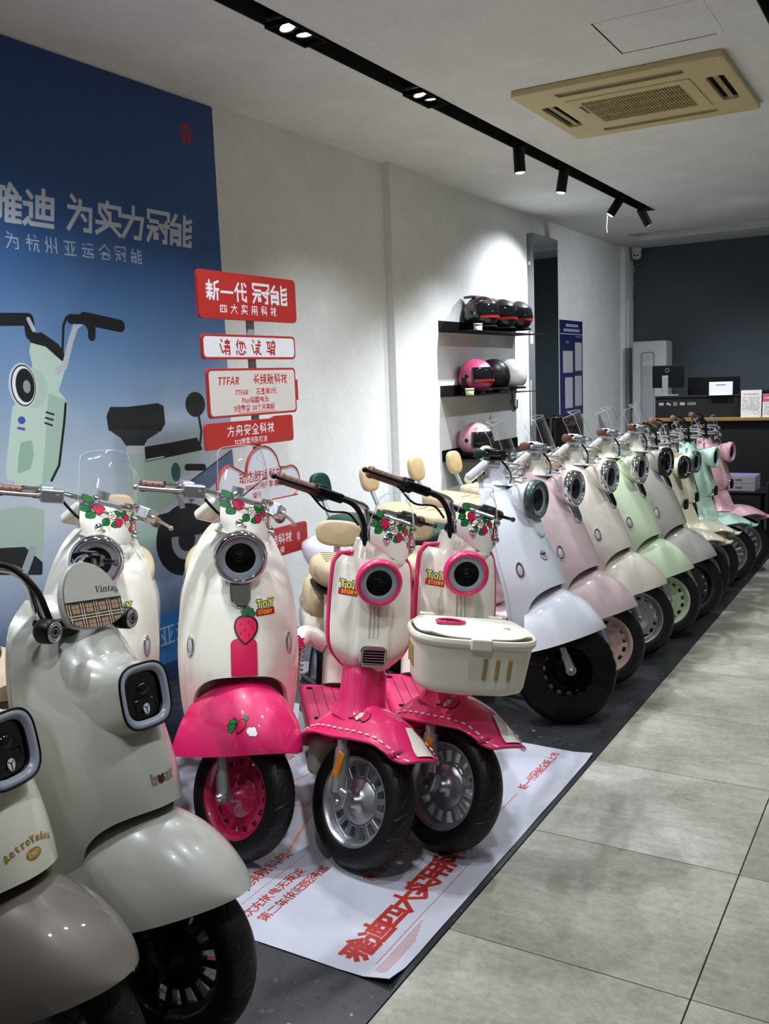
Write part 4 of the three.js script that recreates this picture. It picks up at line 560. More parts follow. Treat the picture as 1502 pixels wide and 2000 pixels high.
const greenPlaid = new THREE.MeshStandardMaterial({ roughness: 0.6, map: canvasTex(512, 256, (x, w, h) => plaid(x, w, h, '#16352e', [[10, 16, '#0a1a17', 0.8], [44, 16, '#0a1a17', 0.8], [30, 5, '#d9d6c8', 0.9], [70, 4, '#b5762f', 0.9]])) });

// ---- the scooters, nearest first ----
const P = { cream: paint(0xe9e5d6), pink: paint(0xdc1a63), pinkRim: paint(0xb00d46), cloud: paint(0xdfe3ea), rose: paint(0xd6bcbd), oat: paint(0xddd4c6), lime: paint(0xd2e3c0), stone: paint(0xb4afa8), bearGrey: paint(0xacaba1, { roughness: 0.3 }), ivory: paint(0xd5d3c0), taupe: paint(0x6f665d), butter: paint(0xe9e3c6), mint: paint(0xb9dccb), blush: paint(0xe3aeb8), dark: paint(0x121214) };
const ROW = 'electric scooters parked in a row';
const strawMarks = [[0.075, 0.735, 0.062, 0.052, logoMat, 'yellow and red lettered sticker'], [0.055, 0.83, 0.024, 0.014, smallMark]];
pose(scooterC({ steer: 4, body: P.ivory, fender: P.taupe, rim: M.steel, seat: M.tan, label: 'ivory scooter with a taupe front fender and gold retro lettering', group: ROW, marks: [[0.0, 0.57, 0.11, 0.055, retroMat, 'gold arched lettering']] }), -1.385, -1.055, -6, 1);
pose(scooterC({ steer: 14, body: P.bearGrey, fender: P.bearGrey, rim: P.dark, hub: M.black, seat: M.tan, visor: visorMat, label: 'pearl grey scooter with a tartan visor plate and square headlight', group: ROW, marks: [[0.015, 0.575, 0.08, 0.032, bearMat, 'brown lettering with a bear head']] }), -1.375, -1.36, 3, 3);
pose(scooterA({ steer: 42, body: P.cream, fender: P.pink, rim: P.pinkRim, seat: M.tan, ring: M.chrome, tongue: M.chrome, floor: P.pink, print: true, label: 'cream strawberry scooter half hidden behind the pearl grey scooter', group: ROW, marks: strawMarks }), -2.15, -1.84, 47, 4);
pose(scooterA({ steer: 42, body: P.cream, fender: P.pink, rim: P.pinkRim, seat: M.tan, ring: M.chrome, floor: P.pink, print: true, fenderMark: fenderBerry, label: 'cream scooter with a hot pink round fender and a strawberry on its apron', group: ROW, marks: [...strawMarks, [0.006, 0.6, 0.085, 0.105, pinkPatchMat, 'plain pink patch'], [0.018, 0.688, 0.118, 0.112, berryMat, 'strawberry sticker']] }), -1.747, -2.046, 47, 3.5);
const pinkB = { steer: 36, body: P.cream, fender: P.pink, trim: P.pink, deck: plain(0xc8225f, 0.55), ring: P.pink, bucket: P.pink, seat: M.tan, print: true, stitch: true, group: ROW, marks: [[-0.075, 0.79, 0.062, 0.05, logoMat, 'yellow and red lettered sticker']] };
pose(scooterB({ ...pinkB, label: 'slim cream and pink scooter without a basket, white stitched fender' }), -1.402, -2.167, 50, 8);
const basketScooter = pose(scooterB({ ...pinkB, label: 'slim cream and pink scooter carrying a cream basket on its front' }), -1.221, -2.37, 52, 8);
{ // basket fixed to the front of that scooter
  const W = 0.175, D = 0.12, H0 = 0.52, H1 = 0.675, pt = (k, t, y) => [k * W * spow(Math.cos(t), 2 / 3.6), y, 0.055 + k * D * spow(Math.sin(t), 2 / 3.0) * (Math.sin(t) > 0 ? 1 : 1)];
  const creamPlastic = plain(0xe4dfcc, 0.45), tub = part(basketScooter, 'basket', surf(14, 64, (u, v) => { const k = u < 0.2 ? 0.62 + 0.3 * Math.sin(u / 0.2 * PI / 2) : 0.92 + 0.08 * (u - 0.2) / 0.8; return pt(k, v * 2 * PI, u < 0.2 ? H0 + 0.02 * (1 - Math.cos(u / 0.2 * PI / 2)) : H0 + 0.02 + (H1 - H0 - 0.02) * (u - 0.2) / 0.8); }, { closeV: true, thick: -0.004 }), creamPlastic, 'cream plastic basket with lid');
  part(tub, 'basket_floor', surf(1, 48, (u, v) => pt(0.62 * u, v * 2 * PI, H0), { closeV: true }), creamPlastic);
  part(tub, 'basket_rim', surf(8, 64, (u, v) => { const a = u * 2 * PI, p = pt(1.01 + 0.035 * Math.cos(a), v * 2 * PI, H1 + 0.013 * Math.sin(a)); return p; }, { closeV: true }), creamPlastic);
  const lidSurf = (r, t) => { const p = pt(r, t, H1 + 0.014 + 0.022 * (1 - r ** 2.5)); return p; }, hx = -0.07, hz = 0.06;
  part(tub, 'basket_lid', surf(10, 64, (u, v) => { const t = v * 2 * PI, e = lidSurf(0.955, t), hr = [hx + 0.04 * Math.cos(t), 0, hz + 0.02 + 0.022 * Math.sin(t)]; const x = hr[0] + (e[0] - hr[0]) * u, z = hr[2] + (e[2] - hr[2]) * u, rr = Math.min(1, Math.max(Math.abs(x) / W, Math.abs(z - 0.055) / D)); return [x, H1 + 0.014 + 0.022 * (1 - rr ** 2.5), z]; }, { closeV: true, thick: 0.004 }), creamPlastic);
  part(tub, 'lid_hole_ring', new THREE.TorusGeometry(0.04, 0.0045, 8, 36).scale(1, 0.58, 1).rotateX(PI / 2).translate(hx, H1 + 0.038, hz + 0.02), P.pink);
  part(tub, 'lid_clasp', rbox(0.06, 0.034, 0.02, 0.006, 0, H1 + 0.002, 0.055 + D + 0.006), creamPlastic);
  for (const x of [-0.11, 0.1]) part(tub, 'lid_hinge', rbox(0.045, 0.012, 0.02, 0.004, x, H1 + 0.02, 0.055 - D - 0.002), creamPlastic);
  for (const x of [0.0, 0.045, 0.09]) part(tub, 'lid_slot', rbox(0.02, 0.004, 0.013, 0.002, x, H1 + 0.031, 0.1), plain(0x8d8570, 0.5));
  for (const x of [0.02, 0.056, 0.092]) part(tub, 'basket_slot', rbox(0.0125, 0.062, 0.008, 0.004).rotateX(0.07).rotateY(0.12).translate(x, 0.605, 0.055 + D * 0.957 * (1 - (x / W / 0.957) ** 3.6) ** (1 / 3.0)), plain(0xa08a55, 0.6));
  for (const z of [0.02, 0.05, 0.08]) part(tub, 'basket_slot', rbox(0.008, 0.065, 0.0125, 0.004).rotateZ(0.09).translate(-W * 0.957, 0.61, z), plain(0xb49a5e, 0.6));
}
const row = (o, x, z, az = 6, lean = 1.5) => pose(scooterA({ steer: 38, group: ROW, neck: paint(0xd9d6c6), seat: M.tan, rest: plain(0xc4ab80, 0.5), rim: M.silver, ...o }), x, z, az, lean);
row({ body: P.cloud, neck: P.cloud, ring: paint(0x123a33), tongue: P.cloud, grip: M.green, lever: M.black, seat: M.green, rest: M.green, cover: true, rim: M.black, sidePanel: greenPlaid, label: 'white scooter with dark green grips, seat and headlight ring', marks: [[-0.045, 0.665, 0.036, 0.04, roundBadge, 'small round badge']] }, -1.274, -3.562);
row({ body: P.rose, rim: paint(0xd3b0a6), label: 'dusty pink wide scooter with pink wheel behind the white one' }, -1.261, -3.993);
row({ body: P.oat, label: 'oat cream wide scooter with silver wheel between dusty pink and pale green' }, -1.251, -4.489);
row({ body: P.lime, rim: paint(0xc9dcb4), label: 'pale green wide scooter with green wheel in the row' }, -1.213, -4.898);
row({ body: P.stone, ring: M.gloss, rim: P.dark, grip: M.brown, label: 'warm grey wide scooter with black headlight ring and black wheel' }, -1.172, -5.284);
const slim = (o, x, z) => pose(scooterB({ steer: 32, seat: M.tan, group: ROW, deckDark: plain(0x6a6a60, 0.7), fender: o.body, ...o }), x, z, 8, 2);
slim({ body: P.butter, ring: M.gloss, label: 'slim butter scooter mostly hidden behind the warm grey one, dark headlight ring' }, -1.2, -5.62);
slim({ body: P.butter, ring: paint(0x123a33), label: 'slim butter yellow scooter with a dark green headlight ring' }, -1.21, -5.957);
slim({ body: P.mint, ring: P.mint, label: 'slim mint green scooter near the end of the row' }, -1.164, -6.3);
slim({ body: P.blush, ring: P.blush, label: 'slim pink scooter at the far end of the row' }, -1.139, -6.71);
// ================= BANNER, SIGN STAND, FLOOR MAT =================
const BIKE = [
  ['p','#5d6f8a',[2.08,1.847,2.459,1.7,2.468,1.783,2.133,1.917]],
  ['l','#2e3c52',[2.08,1.842,2.459,1.694],0.008],
  ['p','#7d93ab',[2.368,1.271,2.454,1.219,2.474,1.272,2.351,1.282]],
  ['p','#9fb3a8',[1.053,1.817,1.172,1.817,1.252,1.845,1.229,2.008,1.198,2.05,1.03,2.019]],
  ['p','#b7cdbf',[1.276,1.153,1.342,1.169,1.417,1.22,1.432,1.237,1.409,1.29,1.375,1.358,1.414,1.403,1.416,1.43,1.361,1.638,1.321,1.704,1.281,1.726,1.26,1.772,1.119,1.75,1.139,1.702,1.101,1.689,1.1,1.656,1.156,1.418,1.233,1.354,1.27,1.254,1.261,1.195]],
  ['p','#9db8a8',[1.335,1.374,1.414,1.403,1.416,1.43,1.361,1.638,1.321,1.704,1.264,1.733,1.297,1.58]],
  ['p','#8fae9c',[1.18,1.562,1.221,1.557,1.224,1.608,1.205,1.658,1.153,1.67,1.164,1.611]],
  ['l','#111417',[1.414,1.412,1.4,1.482,1.353,1.664,1.308,1.722],0.012],
  ['p','#15181b',[1.275,1.135,1.32,1.127,1.4,1.173,1.436,1.229,1.414,1.227,1.341,1.171,1.268,1.155]],
  ['l','#14171a',[1.457,1.055,1.437,1.09,1.419,1.203],0.012],
  ['l','#b4bac0',[1.387,1.276,1.424,1.259,1.468,1.154,1.5,1.092,1.534,1.071],0.028],
  ['l','#14171a',[1.553,1.056,1.754,1.082],0.055],
  ['l','#14171a',[1.478,1.061,1.558,1.06,1.589,1.099,1.585,1.13],0.041],
  ['l','#14171a',[1.135,1.075,1.194,1.073,1.264,1.07,1.268,1.128],0.050],
  ['l','#b4bac0',[1.264,1.07,1.285,1.111],0.019],
  ['e','#a9c2b3',[1.255,1.342,0.073,0.08]],
  ['e','#c3c8cc',[1.21,1.331,0.068,0.09]],
  ['e','#15181b',[1.212,1.331,0.059,0.082]],
  ['e','#dfe3e6',[1.213,1.331,0.055,0.077]],
  ['e','#111316',[1.22,1.331,0.045,0.067]],
  ['e','#8d959c',[1.227,1.336,0.018,0.026]],
  ['l','#22282b',[1.312,1.442,1.348,1.453],0.008],
  ['l','#22282b',[1.306,1.464,1.341,1.475],0.008],
  ['l','#22282b',[1.301,1.485,1.335,1.497],0.008],
  ['e','#4a4fa0',[1.188,1.468,0.018,0.015]],
  ['l','#6c4f9a',[1.169,1.498,1.196,1.504],0.011],
  ['p','#1c2122',[1.639,1.477,1.661,1.443,1.761,1.447,1.867,1.442,1.949,1.437,1.982,1.45,1.985,1.525,1.958,1.555,1.881,1.563,1.7,1.546,1.645,1.533]],
  ['p','#2a2f30',[1.663,1.542,1.936,1.563,1.865,1.588,1.832,1.622,1.746,1.616,1.71,1.57]],
  ['p','#c3c8cc',[1.743,1.62,1.841,1.628,1.838,1.662,1.74,1.653]],
  ['p','#b1c8ba',[1.744,1.654,1.838,1.662,1.826,1.975,1.724,1.96]],
  ['p','#a9c2b3',[1.842,1.687,2.227,1.67,2.149,1.751,2.0,1.772,1.913,1.793,1.836,1.809]],
  ['p','#181c1e',[1.854,1.634,2.014,1.627,2.201,1.616,2.231,1.667,1.855,1.689]],
  ['l','#c3c8cc',[1.855,1.688,1.966,1.683],0.008],
  ['l','#15181b',[2.228,1.497,2.24,1.581,2.225,1.641],0.014],
  ['e','#202526',[2.21,1.447,0.071,0.061]],
  ['l','#15181b',[2.12,1.748,2.241,1.76],0.033],
  ['p','#a2bfae',[1.843,1.809,1.955,1.792,2.057,1.783,2.078,1.868,1.927,1.93,1.828,1.956]],
  ['e','#141618',[2.085,2.098,0.208,0.176]],
  ['e','#8f989c',[2.085,2.098,0.106,0.099]],
  ['e','#202427',[2.085,2.098,0.06,0.058]],
  ['e','#2b5d62',[2.041,1.763,0.032,0.045]],
  ['l','#9aa0a5',[2.041,1.863,2.089,1.984],0.036],
  ['p','#15181b',[1.868,1.962,2.13,1.948,2.217,2.013,2.179,2.082,1.886,2.055]],
  ['p','#9fb9ab',[1.731,1.99,1.891,2.005,1.852,2.12,1.72,2.096]],
  ['p','#15181b',[1.036,1.966,1.144,1.98,1.219,2.054,1.214,2.094,1.026,2.057]],
  ['l','#9aa0a5',[1.184,1.992,1.133,2.078],0.036]
];
{ // banner on the left wall: 2.47 m wide, ceiling to floor
  const PM = 700, bw = 2.47, bh = 2.76, cloudN = noiseField(512, 5, 77);
  const tex = canvasTex(Math.round(bw * PM), Math.round(bh * PM), (x, w, h) => {
    const g = x.createLinearGradient(0, 0, 0, h); for (const [p, c] of [[0, '#20427a'], [0.25, '#2f5a94'], [0.42, '#5f82ac'], [0.58, '#9fb0c0'], [0.68, '#b9c2ca'], [0.8, '#8d9bb0'], [0.92, '#31496e'], [1, '#1c3358']]) g.addColorStop(p, c); x.fillStyle = g; x.fillRect(0, 0, w, h);
    const im = x.getImageData(0, 0, w, h), d = im.data;
    for (let j = 0; j < h; j++) for (let i = 0; i < w; i++) { const n = cloudN[((j >> 2) & 511) * 512 + ((i >> 2) & 511)], f = j / h, k = Math.max(0, n - 0.5) * 2.2 * smooth(0.2, 0.4, f) * (1 - smooth(0.66, 0.8, f)) * smooth(0.35, 0.7, i / w); const o = (j * w + i) * 4; for (let c = 0; c < 3; c++) d[o + c] += (205 - d[o + c]) * k * 0.55; }
    x.putImageData(im, 0, 0);
    x.lineJoin = x.lineCap = 'round';
    for (const [t, c, a, lw] of BIKE) {
      x.fillStyle = x.strokeStyle = c; x.beginPath();
      if (t === 'e') { x.ellipse(a[0] * PM, a[1] * PM, a[2] * PM, a[3] * PM, 0, 0, 7); x.fill(); continue; }
      for (let i = 0; i < a.length; i += 2) x[i ? 'lineTo' : 'moveTo'](a[i] * PM, a[i + 1] * PM);
      if (t === 'p') { x.closePath(); x.fill(); x.lineWidth = 10; x.stroke(); } else { x.lineWidth = lw * PM; x.stroke(); }
    }
    x.fillStyle = '#2a6fae'; x.fillRect(1.6 * PM, 2.43 * PM, 0.62 * PM, 0.24 * PM); write(x, '杭州亚运会', 1.63 * PM, 2.48 * PM, 0.1 * PM, { color: '#a9c8de', weight: 0.08 });
    x.save(); x.translate(0, 0); write(x, '雅迪', 1.12 * PM, 0.55 * PM, 0.15 * PM, { weight: 0.13, gap: 0.06, slant: 0.12, color: '#c9d3dd' }); write(x, '为实力冠能', 1.5 * PM, 0.55 * PM, 0.145 * PM, { weight: 0.13, gap: 0.05, slant: 0.12, color: '#c9d3dd' }); write(x, '为杭州亚运会冠能', 1.19 * PM, 0.735 * PM, 0.066 * PM, { weight: 0.085, gap: 0.43, color: '#bccbd9' }); x.restore();
    emblem(x, 2.27 * PM, 0.168 * PM, 0.054 * PM, '#a51d2c');
  });
  const g = box(WX + 0.002, WX + 0.006, 0.005, 0.005 + bh, -3.77, -1.3); const m = new THREE.MeshStandardMaterial({ map: tex, roughness: 0.55 });
  const ban = single('wall_banner', g, m, 'large blue printed banner showing a mint scooter on the left wall', 'banner');
  const p = g.attributes.position, u = []; for (let i = 0; i < p.count; i++) u.push((-1.3 - p.getZ(i)) / 2.47, (p.getY(i) - 0.005) / bh); g.setAttribute('uv', new THREE.Float32BufferAttribute(u, 2));
}
{ // sign stand: boards on a slim pole, facing the aisle
  const t = thing('sign_stand', 'free-standing red and white sign boards stacked on a pole before the banner', 'sign', [-2.74, 0, -3.47], PI / 2);   // local x runs along -z of the room
  part(t, 'pole', join([rbox(0.05, 1.84, 0.012, 0.004, 0.02, 0.93, -0.022), rbox(0.42, 0.016, 0.3, 0.006, 0.02, 0.008, 0)]), plain(0x8e9094, 0.4));
  const board = (name, shape, x0, x1, y0, y1, draw, label) => {
    const PX = 760, w = Math.round((x1 - x0) * PX), h = Math.round((y1 - y0) * PX), tex = canvasTex(w, h, (x) => { x.save(); draw(x, w, h, PX); x.restore(); });
    part(t, name, slab(shape, 0.01, 0.001, 10).translate(0, 0, -0.011), plain(0xa52b29, 0.5), label);
    part(t, name.replace('board', 'print'), planar(new THREE.ShapeGeometry(shape, 12).translate(0, 0, 0.0013), x0, x1, y0, y1), new THREE.MeshStandardMaterial({ map: tex, roughness: 0.42 }));
  };
  const RED = '#a92a25', WHITE = '#d9d9dc', PALE = '#cfc6c0';
  const rect = (x0, x1, y0, y1, r) => rrect(x1 - x0, y1 - y0, r, (x0 + x1) / 2, (y0 + y1) / 2);
  const add = (name, x0, x1, y0, y1, r, draw, label) => board(name, rect(x0, x1, y0, y1, r), x0, x1, y0, y1, draw, label);
  add('title_board', -0.352, 0.36, 1.695, 1.9, 0.025, (x, w, h, k) => { x.fillStyle = RED; x.fillRect(0, 0, w, h); write(x, '新一代', 0.055 * k, 0.04 * k, 0.085 * k, { color: WHITE, weight: 0.13 }); write(x, '冠能', 0.375 * k, 0.035 * k, 0.09 * k, { color: WHITE, weight: 0.14, stretch: 1.45, gap: 0.08 }); write(x, '四大实用科技', 0.14 * k, 0.135 * k, 0.045 * k, { color: WHITE, gap: 0.62 }); }, 'red title board');
  add('ride_board', -0.345, 0.335, 1.52, 1.628, 0.022, (x, w, h, k) => { x.fillStyle = RED; x.fillRect(0, 0, w, h); x.fillStyle = WHITE; x.beginPath(); x.roundRect(7, 7, w - 14, h - 14, 14); x.fill(); write(x, '请您试骑', 0.115 * k, 0.02 * k, 0.07 * k, { color: RED, gap: 0.6 }); }, 'white board with a red border');
  add('battery_board', -0.325, 0.325, 1.262, 1.478, 0.022, (x, w, h, k) => { x.fillStyle = RED; x.fillRect(0, 0, w, h); x.fillStyle = PALE; x.beginPath(); x.roundRect(7, 7, w - 14, h - 14, 14); x.fill(); write(x, 'TTFAR', 0.065 * k, 0.026 * k, 0.05 * k, { color: RED, slant: 0.2 }); write(x, '长续航科技', 0.315 * k, 0.026 * k, 0.048 * k, { color: RED }); write(x, 'TTFAR', 0.18 * k, 0.09 * k, 0.032 * k, { color: RED, slant: 0.2 }); write(x, '石墨烯3代', 0.335 * k, 0.09 * k, 0.031 * k, { color: RED }); write(x, 'Plus铅酸电池', 0.225 * k, 0.128 * k, 0.031 * k, { color: RED }); write(x, '3倍寿命 24个月换新', 0.165 * k, 0.164 * k, 0.031 * k, { color: RED }); x.fillStyle = RED; x.fillRect(0.2 * k, 0.2 * k, 0.28 * k, 2); }, 'pale board with a red border shaped like a battery');
  part(t, 'battery_terminal', box(0.326, 0.342, 1.32, 1.42, -0.011, 0.001), plain(0xa52b29, 0.5));
  { const s = new THREE.Shape(); s.moveTo(-0.35, 1.125); s.lineTo(0.27, 1.125); s.quadraticCurveTo(0.285, 1.127, 0.285, 1.145); s.lineTo(0.285, 1.235); s.quadraticCurveTo(0.284, 1.25, 0.27, 1.25); s.lineTo(0.15, 1.25); s.lineTo(0.11, 1.24); s.lineTo(-0.34, 1.24); s.quadraticCurveTo(-0.36, 1.238, -0.36, 1.22); s.lineTo(-0.36, 1.14); s.quadraticCurveTo(-0.36, 1.126, -0.35, 1.125);
    board('safety_board', s, -0.36, 0.285, 1.125, 1.25, (x, w, h, k) => { x.fillStyle = RED; x.fillRect(0, 0, w, h); write(x, '方舟安全科技', 0.145 * k, 0.025 * k, 0.05 * k, { color: WHITE, gap: 0.18 }); write(x, 'TCS雨雪天防打滑', 0.19 * k, 0.086 * k, 0.029 * k, { color: WHITE }); }, 'red folder-shaped board'); }
  { const s = new THREE.Shape(), P0 = [[-0.2, 0.86], [0.2, 0.86]]; s.moveTo(-0.26, 0.855); s.lineTo(0.24, 0.855); s.absarc(0.24, 0.93, 0.075, -PI / 2, PI * 0.6); s.absarc(0.03, 0.99, 0.125, 0.15, PI * 0.98); s.absarc(-0.2, 0.95, 0.1, PI * 0.55, PI * 1.4);
    board('cloud_board', s, -0.31, 0.32, 0.85, 1.12, (x, w, h, k) => { x.fillStyle = '#cfcfd4'; x.fillRect(0, 0, w, h); write(x, '动态舒适科技', 0.16 * k, 0.115 * k, 0.05 * k, { color: RED, gap: 0.1 }); write(x, '8000万用户数据', 0.2 * k, 0.172 * k, 0.032 * k, { color: RED }); write(x, '骑行', 0.25 * k, 0.215 * k, 0.03 * k, { color: RED }); }, 'cloud-shaped pale board with a red outline');
    part(t, 'cloud_outline', tube(s.getPoints(14).map((p) => [p.x, p.y, 0.002]), 0.0035, 150, 5, true), plain(0xa52b29, 0.5)); }
  add('smart_board', -0.3, 0.36, 0.57, 0.71, 0.02, (x, w, h, k) => { x.fillStyle = RED; x.fillRect(0, 0, w, h); write(x, '智能科技', 0.3 * k, 0.03 * k, 0.052 * k, { color: WHITE }); write(x, '解锁上锁', 0.32 * k, 0.095 * k, 0.032 * k, { color: WHITE }); x.strokeStyle = WHITE; x.lineWidth = 5; x.lineCap = 'round'; for (const r of [10, 20]) { x.beginPath(); x.arc(0.565 * k, 0.065 * k, r, -0.9, 0.9); x.stroke(); } }, 'low red board');
}
{ // printed mat on the floor
  const X0 = -1.05, X1 = -2.5, Z0 = -1.705, Z1 = -3.2, PM = 1150, w = Math.round((Z0 - Z1) * PM), h = Math.round((X0 - X1) * PM);
  const mz = noiseField(512, 7, 91), RED = '#a83028';
  const tex = canvasTex(w, h, (x) => {
    x.fillStyle = '#bbbcc6'; x.fillRect(0, 0, w, h); const im = x.getImageData(0, 0, w, h), d = im.data; for (let j = 0; j < h; j++) for (let i = 0; i < w; i++) { const n = (mz[((j >> 1) & 511) * 512 + ((i >> 1) & 511)] - 0.5) * 10, o = (j * w + i) * 4; d[o] += n; d[o + 1] += n; d[o + 2] += n; } x.putImageData(im, 0, 0);
    const U = (z) => (Z0 - z) * PM, Vv = (xx) => h - (X0 - xx) * PM; const line = (s, z, xTop, size, o) => write(x, s, U(z), Vv(xTop), size * PM, { color: RED, ...o });
    line('雅迪四大实用科技', -1.748, -1.232, 0.082, { weight: 0.17, gap: 0.0, slant: 0.1 });
    x.fillStyle = RED; x.fillRect(U(-1.76), Vv(-1.122), 0.66 * PM, 2); for (let k = 0; k < 5; k++) { x.globalAlpha = 0.7; x.fillRect(U(-1.735), Vv(-1.108) + k * 7, (0.24 - k * 0.02) * PM, 2.5); } x.globalAlpha = 1;
    line('新一代冠能全新上市', -2.82, -1.195, 0.036, { weight: 0.12, gap: 0.06 }); x.fillRect(U(-2.44), Vv(-1.176), 0.34 * PM, 3);
    line('雨雪天防打滑', -2.08, -1.36, 0.04, { gap: 0.1 }); line('第二年依旧跑得远', -1.785, -1.508, 0.036, { gap: 0.06 }); line('1000次充放电无衰减', -1.7, -1.56, 0.036, { gap: 0.06 }); x.setLineDash([7, 6]); x.strokeStyle = RED; x.lineWidth = 3; x.beginPath(); x.moveTo(U(-1.72), Vv(-1.583)); x.lineTo(U(-2.12), Vv(-1.583)); x.stroke(); x.setLineDash([]);
    line('TTFAR 长续航科技', -1.71, -1.66, 0.046, { gap: 0.05 });
    x.strokeStyle = '#c98f78'; x.lineWidth = 13; for (const p of [[[-1.75, -1.78], [-2.3, -1.86], [-2.5, -1.7]], [[-2.05, -1.62], [-2.35, -1.72]], [[-2.3, -1.98], [-2.8, -1.86], [-3.1, -1.98]]]) { x.beginPath(); p.forEach(([a, b], i) => x[i ? 'lineTo' : 'moveTo'](U(a), Vv(b))); x.stroke(); } x.lineWidth = 3; for (let k = 0; k < 6; k++) { x.strokeStyle = '#9a6f66'; x.strokeRect(U(-2.1 - k * 0.11), Vv(-1.78 - (k % 3) * 0.04), 60, 30); }
    line('方舟安全科技', -2.5, -1.62, 0.05, { gap: 0.1 }); line('动态舒适科技', -2.5, -2.1, 0.05, { gap: 0.1 }); line('智能科技', -1.85, -2.1, 0.05, { gap: 0.1 });
  });
  const g = surf(20, 20, (u, v) => { const z = Z0 + (Z1 - Z0) * v, x = X0 + (X1 - X0) * u, c = Math.max(0, 1 - Math.hypot(x - X0, z - Z0) / 0.12), d = Math.max(0, 1 - Math.hypot(x - X0, z - Z1) / 0.07), e = 0.0009 * Math.sin(z * 17) * Math.sin(x * 13); return [x, 0.003 + e + 0.02 * c * c + 0.008 * d * d, z]; }, { thick: 0.0015 });
  single('floor_mat', g, new THREE.MeshStandardMaterial({ map: tex, roughness: 0.38 }), 'white printed floor mat with red Chinese lettering under the pink scooters', 'mat');
}
// ================= SHELVES AND HELMETS =================
const shelfGeo = join([box(0, 0.25, -0.004, 0, -1.44, 0), box(0, 0.006, 0, 0.078, -1.44, 0)]);
[[1.735, 'top'], [1.265, 'middle'], [0.79, 'bottom']].forEach(([y, w]) => { const s = single('wall_shelf', shelfGeo, M.matte, `black metal wall shelf, ${w} of three on the left wall`, 'shelf', 'black wall shelves'); s.position.set(WX, y, -6.16); });
// helmet, front toward +z, standing on y = 0
const shellPts = (open) => (u, v) => { const th = u * 2.42, a = v * 2 * PI, r = Math.sin(th), x = 0.118 * r * Math.cos(a), z = 0.138 * r * Math.sin(a), y = 0.15 + 0.118 * Math.cos(th) * (Math.cos(th) < 0 ? 1.15 : 1); return [x * (th > 1.5 ? 1 + (th - 1.5) * 0.2 : 1), y, z * (th > 1.5 ? 1 + (th - 1.5) * 0.2 : 1)]; };
const helmetShell = (open) => once('hs' + open, () => surf(26, 48, shellPts(open), { closeV: true }));
const visorPatch = (t0, t1, w, k) => surf(10, 26, (u, v) => { const p = shellPts(false)((t0 + (t1 - t0) * u) / 2.42, 0.25 + (v - 0.5) * w), q = 1 - Math.abs(v - 0.5) * 2; return [p[0] * k, 0.15 + (p[1] - 0.15) * k, p[2] * k]; });
const visorG = visorPatch(1.12, 2.02, 0.36, 1.045);
const trimG = once('trimh', () => tube([...Array(25).keys()].map((k) => { const a = k / 24 * 2 * PI; return [0.108 * Math.cos(a), 0.035, 0.12 * Math.sin(a)]; }), 0.009, 60, 7, true));
const visorFilm = new THREE.MeshPhysicalMaterial({ color: 0x2c3033, transmission: 0.8, thickness: 0, roughness: 0.04 });
const filmBand = visorPatch(1.82, 1.96, 0.3, 1.055);
const wingG = join([rbox(0.012, 0.06, 0.05, 0.005, -0.118, 0.1, -0.01), rbox(0.012, 0.04, 0.03, 0.005, -0.116, 0.06, 0.01)]);
const scribble = (cols, base) => new THREE.MeshPhysicalMaterial({ clearcoat: 1, clearcoatRoughness: 0.05, roughness: 0.4, map: canvasTex(256, 128, (x, w, h) => { x.fillStyle = base; x.fillRect(0, 0, w, h); seedV = 1234; for (let k = 0; k < 46; k++) { x.fillStyle = cols[k % cols.length]; x.save(); x.translate(rnd() * w, h * (0.25 + rnd() * 0.4)); x.rotate(-0.4); x.fillRect(0, 0, 6 + rnd() * 22, 2 + rnd() * 5); x.restore(); } }) });
function helmet(pos, turn, o) {
  const t = thing('helmet', o.label, 'helmet', pos, turn, 'helmets on the wall shelves'); part(t, 'shell', helmetShell(o.open), o.mat); part(t, 'neck_trim', trimG, M.matte);
  if (o.full) part(t, 'chin_vent', rbox(0.06, 0.012, 0.012, 0.004, 0, 0.07, 0.125), M.matte);
  if (o.visor !== false) { const v = part(t, 'visor', visorG, visorFilm); if (o.film) part(v, 'visor_film', filmBand, plain(0x9c1f1f, 0.4)); if (o.raise) { v.material = M.glass; v.position.set(0, 0.035, -0.075); v.rotation.x = -0.62; } }
  if (o.wing) part(t, 'side_vent', wingG, M.black); part(t, 'visor_hinge', join([-1, 1].map((s) => cyl(0.017, 0.015, 0.01).rotateZ(PI / 2).translate(s * 0.12, 0.14, 0.02))), M.black);
  if (o.spoiler) part(t, 'spoiler', rbox(0.15, 0.02, 0.1, 0.009, 0, 0.262, -0.06).rotateX(0), o.mat);
  return t;
}
const HX = WX + 0.14, hf = 1.25;
const racing = scribble(['#8c2020', '#1d2a78', '#b9b9b9', '#661111'], '#0b0b0c');
helmet([HX, 1.735, -6.6], hf, { mat: racing, full: true, film: true, spoiler: true, label: 'black full-face helmet with red and blue graphics, nearest on top shelf' });
helmet([HX, 1.735, -6.95], hf, { mat: paint(0x17181a), full: true, film: true, spoiler: true, label: 'black full-face helmet in the middle of the top shelf' });
helmet([HX, 1.735, -7.28], hf, { mat: paint(0x222326), full: true, film: true, spoiler: true, label: 'dark grey full-face helmet farthest along the top shelf' });
helmet([HX, 1.265, -6.48], hf, { mat: paint(0xb84069), open: true, film: true, wing: true, label: 'raspberry pink open helmet with black side vent on middle shelf' });
helmet([HX, 1.265, -6.8], hf, { mat: plain(0x0e0e0f, 0.4), open: true, visor: false, label: 'black open helmet between the pink and the grey one' });
const strapHelmet = helmet([HX, 1.265, -7.15], hf, { mat: paint(0xc4c2bd), open: true, raise: true, label: 'light grey open helmet with raised clear visor on middle shelf' });
